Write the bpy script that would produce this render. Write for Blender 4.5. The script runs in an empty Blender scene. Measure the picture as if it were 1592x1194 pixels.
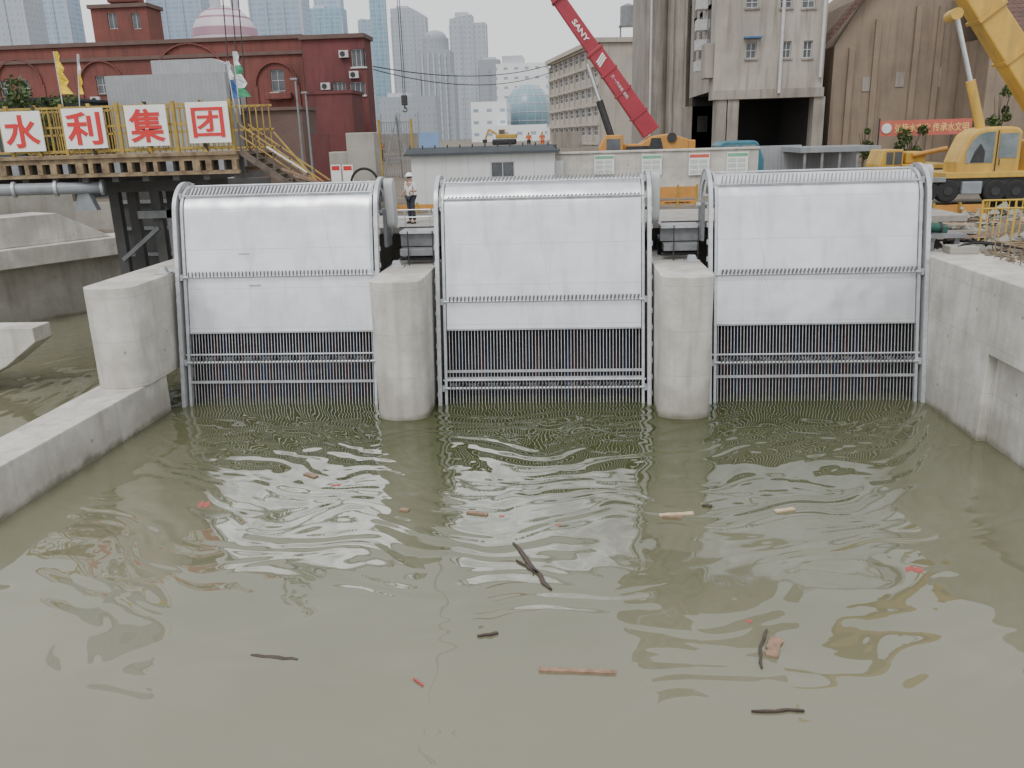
import bpy,bmesh,math,random
from mathutils import Vector,Matrix
random.seed(7)
SC=bpy.context.scene; C=SC.collection
V=Vector
# ---------------- camera
F=1300.0; TH=math.radians(16.46); PS=math.radians(4.3); RO=math.radians(1.7)
CAM=V((0,-25,8.04))
fw=V((-math.sin(PS)*math.cos(TH),math.cos(PS)*math.cos(TH),-math.sin(TH)))
rt=V((math.cos(PS),math.sin(PS),0)); up=rt.cross(fw)
rt2=rt*math.cos(RO)-up*math.sin(RO); up2=up*math.cos(RO)+rt*math.sin(RO)
cd=bpy.data.cameras.new('camera'); co=bpy.data.objects.new('camera',cd); C.objects.link(co)
m=Matrix((rt2,up2,-fw)).transposed().to_4x4(); m.translation=CAM; co.matrix_world=m
cd.sensor_width=36; cd.lens=36*F/1592; cd.clip_end=6000; SC.camera=co
def ray(px,py): return fw+rt2*((px-796)/F)+up2*((597-py)/F)
def P(px,py,Y=None,Z=None):
    d=ray(px,py)
    t=(Y-CAM.y)/d.y if Y is not None else (Z-CAM.z)/d.z
    return CAM+d*t
def R(a,b,c,d,Y):
    x0=P(a,(b+d)/2 if b>-100 else 60,Y).x; x1=P(c,(b+d)/2 if b>-100 else 60,Y).x; z1=P((a+c)/2,b,Y).z; z0=P((a+c)/2,d,Y).z
    return x0,x1,z0,z1
# ---------------- materials
def N(nt,t,**k):
    n=nt.nodes.new(t)
    for a,b in k.items(): setattr(n,a,b)
    return n
def mixc(nt,fac,a,b):
    n=nt.nodes.new('ShaderNodeMix'); n.data_type='RGBA'
    for i,v in ((0,fac),(6,a),(7,b)):
        if hasattr(v,'links'): nt.links.new(v,n.inputs[i])
        else: n.inputs[i].default_value=v if i==0 else (*v,1)
    return n.outputs[2]
def mrange(nt,val,a,b,c=0,d=1):
    n=nt.nodes.new('ShaderNodeMapRange'); nt.links.new(val,n.inputs[0])
    for i,v in enumerate((a,b,c,d)): n.inputs[i+1].default_value=v
    return n.outputs[0]
def mat(name,c,c2=None,scale=2.,rough=.75,metal=0,bump=0,streak=0,sc=(.12,.1,.08),wet=False,brick=None,tower=None,stripe=None,bscale=None,vtint=False,bdist=.03):
    m=bpy.data.materials.new(name); m.use_nodes=True; nt=m.node_tree; L=nt.links
    b=nt.nodes['Principled BSDF']; b.inputs['Roughness'].default_value=rough; b.inputs['Metallic'].default_value=metal
    g=N(nt,'ShaderNodeNewGeometry'); pos=g.outputs['Position']
    if c2 is None: c2=tuple(x*.78 for x in c)
    n=N(nt,'ShaderNodeTexNoise'); n.inputs['Scale'].default_value=scale; n.inputs['Detail'].default_value=8; n.inputs['Roughness'].default_value=.65
    L.new(pos,n.inputs['Vector'])
    col=mixc(nt,mrange(nt,n.outputs[0],.35,.68),c,c2)
    sep=N(nt,'ShaderNodeSeparateXYZ'); L.new(pos,sep.inputs[0])
    def xz():
        a=N(nt,'ShaderNodeMath',operation='ADD'); L.new(sep.outputs[0],a.inputs[0]); L.new(sep.outputs[1],a.inputs[1])
        cm=N(nt,'ShaderNodeCombineXYZ'); L.new(a.outputs[0],cm.inputs[0]); L.new(sep.outputs[2],cm.inputs[1]); return cm.outputs[0]
    if brick:
        bw,bh,mort,mc,bo=brick
        t=N(nt,'ShaderNodeTexBrick'); t.offset=bo; L.new(xz(),t.inputs['Vector'])
        t.inputs['Scale'].default_value=1; t.inputs['Brick Width'].default_value=bw; t.inputs['Row Height'].default_value=bh
        t.inputs['Mortar Size'].default_value=mort; t.inputs['Mortar Smooth'].default_value=.1
        col=mixc(nt,t.outputs['Fac'],col,mc)
    if tower:
        bw,bh,mort,mc=tower
        t=N(nt,'ShaderNodeTexBrick'); t.offset=0; L.new(xz(),t.inputs['Vector'])
        t.inputs['Scale'].default_value=1; t.inputs['Brick Width'].default_value=bw; t.inputs['Row Height'].default_value=bh
        t.inputs['Mortar Size'].default_value=mort; t.inputs['Mortar Smooth'].default_value=0
        nn=N(nt,'ShaderNodeTexNoise'); nn.inputs['Scale'].default_value=.12; L.new(pos,nn.inputs['Vector'])
        gl=mixc(nt,mrange(nt,nn.outputs[0],.35,.65),mc,tuple(min(1,x*1.2) for x in mc))
        col=mixc(nt,t.outputs['Fac'],gl,col)
    if stripe:
        w=N(nt,'ShaderNodeTexWave'); w.inputs['Scale'].default_value=stripe[0]; w.bands_direction='DIAGONAL'; L.new(pos,w.inputs['Vector'])
        col=mixc(nt,mrange(nt,w.outputs[1],.48,.52),col,stripe[1])
    if vtint:
        cx_=N(nt,'ShaderNodeMath',operation='MULTIPLY'); L.new(sep.outputs[0],cx_.inputs[0]); cx_.inputs[1].default_value=3.2
        q=N(nt,'ShaderNodeTexNoise',noise_dimensions='1D'); q.inputs['Scale'].default_value=1; q.inputs['Detail'].default_value=3; L.new(cx_.outputs[0],q.inputs['W'])
        col=mixc(nt,mrange(nt,q.outputs[0],.55,.62),col,(.055,.015,.015)); col=mixc(nt,mrange(nt,q.outputs[0],.45,.38),col,(.012,.018,.055))
    if streak:
        mp=N(nt,'ShaderNodeMapping'); mp.inputs['Scale'].default_value=(2.2,2.2,.18); L.new(pos,mp.inputs[0])
        s=N(nt,'ShaderNodeTexNoise'); s.inputs['Scale'].default_value=1.3; s.inputs['Detail'].default_value=7; L.new(mp.outputs[0],s.inputs['Vector'])
        col=mixc(nt,mrange(nt,s.outputs[0],.5,.8,0,streak),col,sc)
    if wet:
        z=N(nt,'ShaderNodeMath',operation='SUBTRACT'); L.new(sep.outputs[2],z.inputs[0])
        nm=N(nt,'ShaderNodeMath',operation='MULTIPLY'); L.new(n.outputs[0],nm.inputs[0]); nm.inputs[1].default_value=.5
        L.new(nm.outputs[0],z.inputs[1])
        col=mixc(nt,mrange(nt,z.outputs[0],-.22,-.06,.8,0),col,(.11,.105,.07))
        col=mixc(nt,mrange(nt,z.outputs[0],.0,.9,.3,0),col,(.2,.19,.14))
        t=N(nt,'ShaderNodeTexBrick'); t.offset=0; L.new(xz(),t.inputs['Vector'])
        t.inputs['Scale'].default_value=1; t.inputs['Brick Width'].default_value=2.44; t.inputs['Row Height'].default_value=1.3; t.inputs['Mortar Size'].default_value=.008
        fm=N(nt,'ShaderNodeMath',operation='MULTIPLY'); L.new(t.outputs['Fac'],fm.inputs[0]); fm.inputs[1].default_value=.35
        col=mixc(nt,fm.outputs[0],col,(.18,.17,.15))
        vo=N(nt,'ShaderNodeTexVoronoi'); vo.inputs['Scale'].default_value=1.3; L.new(pos,vo.inputs['Vector'])
        col=mixc(nt,mrange(nt,vo.outputs[0],.045,.08,.7,0),col,(.2,.18,.16))
        pn=N(nt,'ShaderNodeTexNoise'); pn.inputs['Scale'].default_value=.7; pn.inputs['Detail'].default_value=3; L.new(pos,pn.inputs['Vector'])
        col=mixc(nt,mrange(nt,pn.outputs[0],.48,.6,0,.42),col,(.33,.31,.27))
    L.new(col,b.inputs['Base Color'])
    if bump:
        bn=N(nt,'ShaderNodeTexNoise'); bn.inputs['Scale'].default_value=bscale or scale*9; bn.inputs['Detail'].default_value=5 if bdist<.05 else 1.5; L.new(pos,bn.inputs['Vector'])
        bp=N(nt,'ShaderNodeBump'); bp.inputs['Strength'].default_value=bump; bp.inputs['Distance'].default_value=bdist
        L.new(bn.outputs[0],bp.inputs['Height']); L.new(bp.outputs[0],b.inputs['Normal'])
    return m
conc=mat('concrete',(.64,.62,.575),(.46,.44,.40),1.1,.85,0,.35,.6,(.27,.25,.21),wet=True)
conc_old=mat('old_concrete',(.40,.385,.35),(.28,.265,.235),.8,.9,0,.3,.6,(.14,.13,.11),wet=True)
sheet=mat('zinc_sheet',(.83,.85,.88),(.64,.665,.71),.38,.34,.6,.9,.55,(.45,.47,.50),bscale=.8,bdist=.1,brick=(6.62,1.22,.006,(.5,.52,.55),0))
galv=mat('galvanised_steel',(.56,.58,.61),(.40,.42,.44),5,.42,.35,0,.3,(.25,.25,.24))
galvl=mat('light_galvanised',(.62,.64,.67),(.44,.46,.49),5,.38,.4,0,.4,(.3,.3,.29))
guardm=mat('guard_paint',(.52,.53,.54),(.44,.45,.46),2,.6,.05,0,.4,(.3,.3,.29))
darks=mat('dark_steel',(.05,.052,.055),(.03,.03,.03),4,.6,.2)
midst=mat('grey_steel',(.26,.27,.28),(.18,.19,.2),3,.55,.2,0,.4,(.12,.1,.08))
trest=mat('trestle_steel',(.10,.10,.10),(.06,.06,.058),1,.7,.1,0,.6,(.12,.09,.07))
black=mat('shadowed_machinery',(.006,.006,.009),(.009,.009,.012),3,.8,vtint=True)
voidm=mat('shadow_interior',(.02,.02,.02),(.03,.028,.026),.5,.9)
yel=mat('yellow_paint',(.44,.30,.055),(.27,.19,.05),2,.55,0,0,.7,(.14,.09,.05))
yelr=mat('railing_yellow',(.62,.42,.06),(.5,.34,.05),2,.55,0,0,.4,(.2,.12,.05))
yelc=mat('crane_yellow',(.62,.39,.07),(.48,.30,.06),1,.42,0,0,.55,(.20,.14,.07))
haz=mat('hazard_paint',(.55,.38,.06),(.4,.28,.06),2,.5,0,0,0,stripe=(1.3,(.03,.03,.03)))
orange=mat('orange_paint',(.60,.29,.06),(.48,.22,.05),2,.5,0,0,.5,(.25,.14,.06))
rust=mat('rusty_beam',(.33,.25,.15),(.12,.08,.05),2.2,.85,0,.3,.8,(.07,.045,.035))
stairm=mat('stair_steel',(.16,.13,.10),(.09,.07,.055),3,.8,0,.2,.5,(.05,.035,.03))
whitep=mat('white_board',(.82,.82,.80),(.74,.74,.73),2,.5,0,0,.2,(.5,.48,.44))
redp=mat('red_lettering',(.60,.03,.03),(.53,.03,.03),3,.5)
redc=mat('crane_red',(.36,.03,.05),(.28,.025,.04),1,.45,0,0,.35,(.14,.04,.04))
brickm=mat('red_brick',(.22,.07,.055),(.13,.046,.04),.3,.9,0,.1,.7,(.07,.038,.034),brick=(.5,.16,.012,(.2,.1,.085),.5))
brickd=mat('maroon_render',(.17,.055,.055),(.11,.04,.04),.35,.9,0,.1,.65,(.06,.03,.03))
trimm=mat('brown_trim',(.15,.10,.085),None,1,.9)
beige=mat('beige_render',(.42,.39,.345),(.30,.275,.24),.3,.9,0,.15,.9,(.15,.13,.11))
beigel=mat('office_render',(.50,.46,.40),(.40,.37,.32),.3,.9,0,.15,.6,(.22,.19,.16))
beiged=mat('stained_render',(.34,.31,.275),(.22,.2,.175),.3,.9,0,.15,.9,(.11,.095,.075))
brownw=mat('brown_render',(.30,.235,.175),(.20,.16,.12),.25,.9,0,.1,.7,(.12,.09,.07))
tile=mat('roof_tiles',(.17,.085,.065),(.10,.06,.05),1.2,.9,0,.2,.3,brick=(.35,.3,.03,(.06,.04,.035),.5))
glass=mat('window_glass',(.06,.07,.08),(.14,.15,.16),.6,.15)
glassb=mat('cab_glass',(.10,.13,.14),(.24,.27,.28),1,.1)
frw=mat('window_frame',(.55,.55,.55),None,3,.5)
blue=mat('blue_canopy',(.06,.16,.35),None,3,.6)
greyp=mat('grey_cladding',(.34,.355,.37),(.28,.29,.30),1,.6,0,0,.3,(.2,.2,.2),brick=(.25,40,.012,(.24,.25,.26),0))
hutw=mat('hut_panel',(.66,.69,.68),(.58,.61,.60),1,.5,0,0,.3,(.42,.42,.4),brick=(.95,40,.01,(.42,.44,.44),0))
roofd=mat('dark_roof',(.06,.07,.08),None,2,.7)
dirt=mat('dirt',(.22,.185,.145),(.11,.095,.075),1.5,.95,0,.8)
leafm=mat('leaves',(.05,.085,.028),(.12,.16,.055),1.6,.7)
bark=mat('bark',(.12,.09,.07),None,6,.9)
wood=mat('timber',(.34,.21,.14),(.18,.12,.085),8,.7)
woodl=mat('pale_timber',(.60,.47,.33),(.45,.34,.24),8,.7)
woodd=mat('wet_timber',(.075,.055,.04),(.04,.03,.025),8,.6)
redx=mat('red_scrap',(.42,.10,.08),(.3,.07,.06),6,.6)
skin=mat('skin',(.45,.27,.19),None,5,.6)
hair=mat('hair',(.02,.018,.016),None,5,.6)
shirtw=mat('white_shirt',(.70,.70,.70),(.6,.6,.6),5,.9)
vest=mat('orange_vest',(.75,.16,.04),None,5,.8)
navy=mat('dark_trousers',(.04,.045,.06),None,5,.9)
teal=mat('teal_paint',(.04,.17,.23),(.03,.12,.17),2,.4)
green=mat('green_motor',(.02,.10,.075),None,3,.45)
rubber=mat('rubber',(.025,.025,.025),None,4,.85)
chrome=mat('rod_steel',(.65,.66,.67),None,3,.25,.7)
bannerr=mat('banner_red',(.52,.13,.09),(.44,.11,.08),2,.7)
bannery=mat('banner_lettering',(.85,.65,.22),None,2,.7)
flagy=mat('flag_yellow',(.80,.58,.04),None,3,.8)
flagw=mat('flag_white',(.72,.76,.78),None,3,.8)
flagg=mat('flag_green',(.05,.28,.14),None,3,.8)
flagb=mat('flag_blue',(.05,.13,.35),None,3,.8)
posterg=mat('poster_green',(.12,.38,.22),(.2,.45,.3),2,.6)
posterr=mat('poster_red',(.62,.12,.08),None,2,.6)
posterc=mat('poster_print',(.55,.60,.58),(.42,.5,.46),12,.6)
pipeg=mat('pipe_grey',(.30,.32,.34),(.2,.22,.24),1,.4,0,0,.4,(.12,.11,.1))
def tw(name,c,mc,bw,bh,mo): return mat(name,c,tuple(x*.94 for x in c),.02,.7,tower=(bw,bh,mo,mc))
hz_blue=tw('hazy_blue_tower',(.42,.50,.59),(.29,.38,.49),9,5,1.0)  # aerial haze is put into the colours of the hazy materials
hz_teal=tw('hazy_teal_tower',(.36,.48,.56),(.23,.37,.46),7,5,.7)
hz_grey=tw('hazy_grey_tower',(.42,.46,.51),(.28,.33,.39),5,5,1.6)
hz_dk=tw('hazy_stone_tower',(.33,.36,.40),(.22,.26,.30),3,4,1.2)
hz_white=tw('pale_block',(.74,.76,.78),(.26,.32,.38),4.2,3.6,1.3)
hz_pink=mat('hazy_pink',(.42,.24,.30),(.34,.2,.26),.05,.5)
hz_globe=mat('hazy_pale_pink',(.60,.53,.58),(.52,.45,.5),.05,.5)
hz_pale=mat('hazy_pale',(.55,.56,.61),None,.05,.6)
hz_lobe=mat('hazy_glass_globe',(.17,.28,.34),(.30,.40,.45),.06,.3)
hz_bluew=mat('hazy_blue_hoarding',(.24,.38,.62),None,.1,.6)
# ---------------- mesh builder
class MB:
    def __init__(s): s.v=[];s.f=[]
    def add(s,vs,fs):
        o=len(s.v); s.v+= [V(a) for a in vs]; s.f+=[tuple(i+o for i in f) for f in fs]; return s
    def box(s,x0,x1,y0,y1,z0,z1):
        return s.add([(x0,y0,z0),(x1,y0,z0),(x1,y1,z0),(x0,y1,z0),(x0,y0,z1),(x1,y0,z1),(x1,y1,z1),(x0,y1,z1)],
            [(0,3,2,1),(4,5,6,7),(0,1,5,4),(1,2,6,5),(2,3,7,6),(3,0,4,7)])
    def bar(s,p,q,w,h,u=(0,0,1)):
        p=V(p);q=V(q);d=(q-p).normalized(); u=V(u)
        if abs(d.dot(u))>.98: u=V((0,1,0))
        a=d.cross(u).normalized(); b=a.cross(d).normalized(); a=a*w/2;b=b*h/2
        return s.add([p-a-b,p+a-b,p+a+b,p-a+b,q-a-b,q+a-b,q+a+b,q-a+b],[(0,3,2,1),(4,5,6,7),(0,1,5,4),(1,2,6,5),(2,3,7,6),(3,0,4,7)])
    def tube(s,p,q,r,n=8,r2=None):
        p=V(p);q=V(q);d=(q-p).normalized();u=V((0,0,1)) if abs(d.z)<.95 else V((0,1,0))
        a=d.cross(u).normalized();b=a.cross(d); r2=r if r2 is None else r2
        vs=[p+(a*math.cos(t)+b*math.sin(t))*r for t in [2*math.pi*i/n for i in range(n)]]+[q+(a*math.cos(t)+b*math.sin(t))*r2 for t in [2*math.pi*i/n for i in range(n)]]
        return s.add(vs,[(i,(i+1)%n,n+(i+1)%n,n+i) for i in range(n)]+[tuple(range(n-1,-1,-1)),tuple(range(n,2*n))])
    def path(s,pts,r,n=8):
        for a,b in zip(pts,pts[1:]): s.tube(a,b,r,n)
        return s
    def prism(s,pts,vec):
        n=len(pts);vec=V(vec);p=[V(a) for a in pts]
        return s.add(p+[a+vec for a in p],[tuple(range(n-1,-1,-1)),tuple(range(n,2*n))]+[(i,(i+1)%n,n+(i+1)%n,n+i) for i in range(n)])
    def sphere(s,c,r,nu=16,nv=10,sx=1,sy=1,sz=1,v0=-.5,v1=.5):
        vs=[];c=V(c)
        for j in range(nv+1):
            ph=math.pi*(v0+(v1-v0)*j/nv)
            for i in range(nu):
                t=2*math.pi*i/nu; vs.append(c+V((math.cos(t)*math.cos(ph)*r*sx,math.sin(t)*math.cos(ph)*r*sy,math.sin(ph)*r*sz)))
        return s.add(vs,[(j*nu+i,j*nu+(i+1)%nu,(j+1)*nu+(i+1)%nu,(j+1)*nu+i) for j in range(nv) for i in range(nu)])
    def quad(s,a,b,c,d): return s.add([a,b,c,d],[(0,1,2,3)])
    def build(s,name,m,parent=None,local=False,smooth=False,bevel=0,recalc=True):
        off=V((0,0,0)); vs=s.v
        if parent is not None:
            if not local:
                r=parent
                while r.parent: r=r.parent
                off=r.location
        else:
            xs=[a.x for a in vs];ys=[a.y for a in vs];zs=[a.z for a in vs]
            off=V(((min(xs)+max(xs))/2,(min(ys)+max(ys))/2,min(zs)))
        me=bpy.data.meshes.new(name); me.from_pydata([a-off for a in vs],[],s.f)
        if recalc:
            bm=bmesh.new(); bm.from_mesh(me); bmesh.ops.recalc_face_normals(bm,faces=bm.faces); bm.to_mesh(me); bm.free()
        me.materials.append(m)
        if smooth:
            me.polygons.foreach_set('use_smooth',[True]*len(me.polygons)); me.set_sharp_from_angle(angle=math.radians(40))
        o=bpy.data.objects.new(name,me); C.objects.link(o)
        if parent is None: o.location=off
        else: o.parent=parent
        if bevel:
            b=o.modifiers.new('bevel','BEVEL'); b.width=bevel; b.segments=2; b.limit_method='ANGLE'
        return o
def tag(o,label,cat,group=None,kind=None):
    o['label']=label; o['category']=cat
    if group: o['group']=group
    if kind: o['kind']=kind
    return o
def struct(o): o['kind']='structure'; return o
def thing(name,label,cat,loc,group=None,rz=0):
    o=bpy.data.objects.new(name,None); C.objects.link(o); o.location=V(loc); o.rotation_euler=(0,0,rz); o.empty_display_size=.3
    return tag(o,label,cat,group)
def text(s,name,m,parent,origin,ax,ay,w,h,ext=.01,bold=.0):
    cu=bpy.data.curves.new('t','FONT'); cu.body=s; cu.size=1; cu.extrude=ext; cu.offset=bold; cu.resolution_u=3
    t=bpy.data.objects.new('t',cu); C.objects.link(t)
    dg=bpy.context.evaluated_depsgraph_get(); dg.update()
    me=bpy.data.meshes.new_from_object(t.evaluated_get(dg)); bpy.data.objects.remove(t)
    if not len(me.vertices): return None
    xs=[v.co.x for v in me.vertices];ys=[v.co.y for v in me.vertices]
    x0,x1,y0,y1=min(xs),max(xs),min(ys),max(ys); ax=V(ax);ay=V(ay);az=ax.cross(ay)
    off=parent.location if parent else V((0,0,0))
    for v in me.vertices:
        v.co=V(origin)+ax*((v.co.x-x0)/(x1-x0)*w)+ay*((v.co.y-y0)/(y1-y0)*h)+az*v.co.z-off
    me.materials.clear(); me.materials.append(m); me.name=name
    o=bpy.data.objects.new(name,me); C.objects.link(o); o.parent=parent; return o
# ================= WORLD
w=bpy.data.worlds.new('World'); SC.world=w; w.use_nodes=True; nt=w.node_tree
bg=nt.nodes['Background']; sk=N(nt,'ShaderNodeTexSky'); sk.sky_type='NISHITA'; sk.sun_disc=False
SE=math.radians(52); SR=math.radians(200)
sk.sun_elevation=SE; sk.sun_rotation=SR; sk.dust_density=4; sk.air_density=1.2
hs=N(nt,'ShaderNodeHueSaturation'); hs.inputs['Saturation'].default_value=.35; nt.links.new(sk.outputs[0],hs.inputs['Color'])
tc=N(nt,'ShaderNodeTexCoord'); cn=N(nt,'ShaderNodeTexNoise'); cn.inputs['Scale'].default_value=2.2; cn.inputs['Detail'].default_value=5; nt.links.new(tc.outputs['Generated'],cn.inputs['Vector'])
cl=mixc(nt,mrange(nt,cn.outputs[0],.3,.7),(12.3,12.5,12.9),(14.6,14.7,14.8))
nt.links.new(mixc(nt,.87,hs.outputs[0],cl),bg.inputs[0]); bg.inputs[1].default_value=.1
sl=bpy.data.lights.new('sun','SUN'); sl.energy=1.45; sl.angle=math.radians(22); sl.color=(1,.97,.93)
so=bpy.data.objects.new('sun',sl); C.objects.link(so)
sd=V((math.sin(SR)*math.cos(SE),math.cos(SR)*math.cos(SE),math.sin(SE)))
so.rotation_euler=(-sd).to_track_quat('-Z','Y').to_euler(); so.location=(0,-20,40)
# ================= WATER
mw=bpy.data.materials.new('murky_water'); mw.use_nodes=True; nt=mw.node_tree; L=nt.links; b=nt.nodes['Principled BSDF']
b.inputs['Roughness'].default_value=.012; b.inputs['IOR'].default_value=1.72
g=N(nt,'ShaderNodeNewGeometry'); POS=g.outputs['Position']
def MA(op,a,b_=None,c_=None):
    x=N(nt,'ShaderNodeMath',operation=op)
    for i,v in enumerate((a,b_,c_)):
        if v is None: continue
        if hasattr(v,'links'): L.new(v,x.inputs[i])
        else: x.inputs[i].default_value=v
    return x.outputs[0]
def noise(vec,sc,det=0,dist=0):
    n=N(nt,'ShaderNodeTexNoise'); n.inputs['Scale'].default_value=sc; n.inputs['Detail'].default_value=det; n.inputs['Distortion'].default_value=dist; L.new(vec,n.inputs['Vector']); return n.outputs[0]
wA=noise(POS,.26,1); wB=noise(POS,.8,0)
def ring(cx,cy):
    sb=N(nt,'ShaderNodeVectorMath',operation='SUBTRACT'); L.new(POS,sb.inputs[0]); sb.inputs[1].default_value=(cx,cy,0)
    ln=N(nt,'ShaderNodeVectorMath',operation='LENGTH'); L.new(sb.outputs[0],ln.inputs[0]); r=ln.outputs['Value']
    sp=N(nt,'ShaderNodeSeparateXYZ'); L.new(sb.outputs[0],sp.inputs[0])
    th=MA('ARCTAN2',sp.outputs[0],MA('MULTIPLY',sp.outputs[1],-1))
    w_=MA('ADD',MA('MULTIPLY_ADD',wA,3.0,r),MA('MULTIPLY',wB,.45))
    return r,th,w_
def wave(rg,k,fr,ft,lo,hi,a0,a1,r0,r1,seed):
    r,th,w_=rg
    cb=N(nt,'ShaderNodeCombineXYZ'); L.new(MA('MULTIPLY',w_,fr),cb.inputs[0]); L.new(MA('MULTIPLY',th,ft),cb.inputs[1]); cb.inputs[2].default_value=seed
    mod=mrange(nt,noise(cb.outputs[0],1.0,1),lo,hi)
    ph=MA('ADD',MA('MULTIPLY',w_,k),MA('MULTIPLY',noise(cb.outputs[0],1.7,0),5.0))
    return MA('MULTIPLY',MA('MULTIPLY',MA('SINE',ph),mod),mrange(nt,r,r0,r1,a0,a1))
rc=ring(-.9,6.0); rl=ring(-9.2,3.0); rg_=ring(7.4,3.0)
rr=rc[0]
h=wave(rc,9.0,.7,3.0,.38,.62,.0150,.0035,8,21,1.0)
h=MA('ADD',h,wave(rc,15.0,1.2,5.0,.42,.66,.0052,.0006,8,17,7.0))
h=MA('ADD',h,wave(rl,10.5,.8,3.0,.42,.66,.0085,.0010,4,15,13.0))
h=MA('ADD',h,wave(rg_,10.0,.8,3.0,.42,.66,.0085,.0012,4,15,19.0))
h=MA('ADD',h,MA('MULTIPLY',noise(POS,.75,0,.5),.050))
h=MA('ADD',h,MA('MULTIPLY',noise(POS,2.2,0,.3),mrange(nt,rr,8,20,.009,.0025)))
bp=N(nt,'ShaderNodeBump'); bp.inputs['Strength'].default_value=1; bp.inputs['Distance'].default_value=1; L.new(h,bp.inputs['Height']); L.new(bp.outputs[0],b.inputs['Normal'])
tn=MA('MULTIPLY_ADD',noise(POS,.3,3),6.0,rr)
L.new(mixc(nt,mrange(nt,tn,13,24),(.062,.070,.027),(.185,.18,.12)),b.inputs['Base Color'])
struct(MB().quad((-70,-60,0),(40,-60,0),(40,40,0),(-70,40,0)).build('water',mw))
# ================= GROUND
gm=MB()
def strip(x0,x1,ys):
    zf=lambda y: 5.18 if y<=30 else (5.18+(min(y,60)-30)/30*1.55)
    for a,c in zip(ys,ys[1:]): gm.quad((x0,a,zf(a)),(x1,a,zf(a)),(x1,c,zf(c)),(x0,c,zf(c)))
Y0=[8,30,60,2500]
strip(-13.5,13,Y0); strip(-2500,-13.5,[22,30,60,2500]); strip(13,2500,Y0)
gm.quad((13,-60,4.2),(2500,-60,4.2),(2500,5,4.2),(13,5,4.2)); gm.quad((13,5,4.2),(2500,5,4.2),(2500,8,5.18),(13,8,5.18))
struct(gm.build('ground',dirt))
lb=MB(); lb.add([(-2500,-60,3.6),(-64,-60,3.6),(-39,-9,3.6),(-27.3,12,3.6),(-23.8,18,3.6),(-21.4,22,3.6),(-2500,22,3.6)],[(0,1,2,3,4,5,6)])
struct(lb.build('left_bank_ground',dirt))
hm=MB(); nx,ny=60,32
def hz_(x,y):
    b0=4.2+max(0,y-5)*.33
    e=min(1,max(0,(x-12.1)/1.0))*min(1,max(0,(y+.3)/1.5))
    return b0+e*(.16+.55*max(0,math.sin(x*.9+1)*math.sin(y*1.1+x*.3))*(1 if y>2.6 else .35))+random.uniform(0,.12)*(.3+e)-.03
gv=[[V((13.02+i*.28,-1.2+j*.27,hz_(13.02+i*.28,-1.2+j*.27))) for i in range(nx)] for j in range(ny)]
for j in range(ny-1):
    for i in range(nx-1): hm.quad(gv[j][i],gv[j][i+1],gv[j+1][i+1],gv[j+1][i])
struct(hm.build('spoil_ground',dirt))
# ================= CONCRETE STRUCTURES
def concw(name,label,mb,m=conc,cat='wall',bevel=.03): return tag(mb.build(name,m,bevel=bevel),label,cat)
concw('retaining_wall','tall pale concrete side wall along the right edge of the water',
  MB().box(10.62,13,-3.5,6.5,-1.5,4.3).box(10.62,13,-45,-3.5,2.35,4.3).box(10.86,13,-45,-3.5,-1.5,2.35))
concw('low_channel_wall','low flat topped concrete wall dividing the main water from the left channel',
  MB().prism([(-12.72,-.5,-1.5),(-13.1,-12,-1.5),(-13.4,-45,-1.5),(-14.6,-45,-1.5),(-14.25,-.5,-1.5)],(0,0,2.7)))
def pier(x0,x1,yn,yb,zt,name,label,z0=-1.5):
    r=(x1-x0)/2; cx=(x0+x1)/2; pts=[]
    k=.62
    for i in range(13):
        a=math.pi*i/12; pts.append((cx-math.cos(a)*r, yn+r*k-math.sin(a)*r*k,z0))
    pts+=[(x1,yb,z0),(x0,yb,z0)]
    o=MB().prism(pts,(0,0,zt-z0)).build(name,conc,smooth=True,bevel=.02); return tag(o,label,'pier')
pier(-5.86,-4.32,-1.65,6,4.16,'concrete_pier','rounded concrete pier between the left and middle screen machines')
pier(2.52,4.02,-1.65,6,4.16,'concrete_pier','rounded concrete pier between the middle and right screen machines')
pier(-14.22,-12.66,-2.1,6,4.2,'concrete_pier','rounded concrete pier standing on the low wall left of the machines',z0=1.2)
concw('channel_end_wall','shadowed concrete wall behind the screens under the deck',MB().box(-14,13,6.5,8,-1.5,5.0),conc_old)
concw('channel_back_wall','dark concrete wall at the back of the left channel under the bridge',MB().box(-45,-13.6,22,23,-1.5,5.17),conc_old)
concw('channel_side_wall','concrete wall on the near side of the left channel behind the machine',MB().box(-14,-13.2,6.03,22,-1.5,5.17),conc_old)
A=V((-39,-9,0));D_=V((-21.2,22,0))
def dwall(pts,o0,o1,z0,z1):
    mb=MB(); n=V((pts[1]-pts[0]).cross(V((0,0,1)))).normalized()
    for p,q in zip(pts,pts[1:]): mb.prism([p+n*o0+V((0,0,z0)),q+n*o0+V((0,0,z0)),q+n*o1+V((0,0,z0)),p+n*o1+V((0,0,z0))],(0,0,z1-z0))
    return mb
bankp=[A,D_]
t=thing('bank_wall','grey concrete bank wall with a projecting ledge across the left channel','wall',(-27,12,-1.5))
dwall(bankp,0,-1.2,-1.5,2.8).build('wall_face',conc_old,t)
dwall(bankp,.75,-1.6,2.8,3.68).build('coping_ledge',conc,t,bevel=.03)
dv=(D_-A).normalized(); nn=dv.cross(V((0,0,1)))
def along(px):
    best=None
    for i in range(400):
        q=A+dv*(i*.1); d=q-CAM; u=d.dot(rt2)/d.dot(fw)*F+796
        if best is None or abs(u-px)<best[0]: best=(abs(u-px),q)
    return best[1]
qa=along(-60);qb=along(112);qc=along(190)
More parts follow.
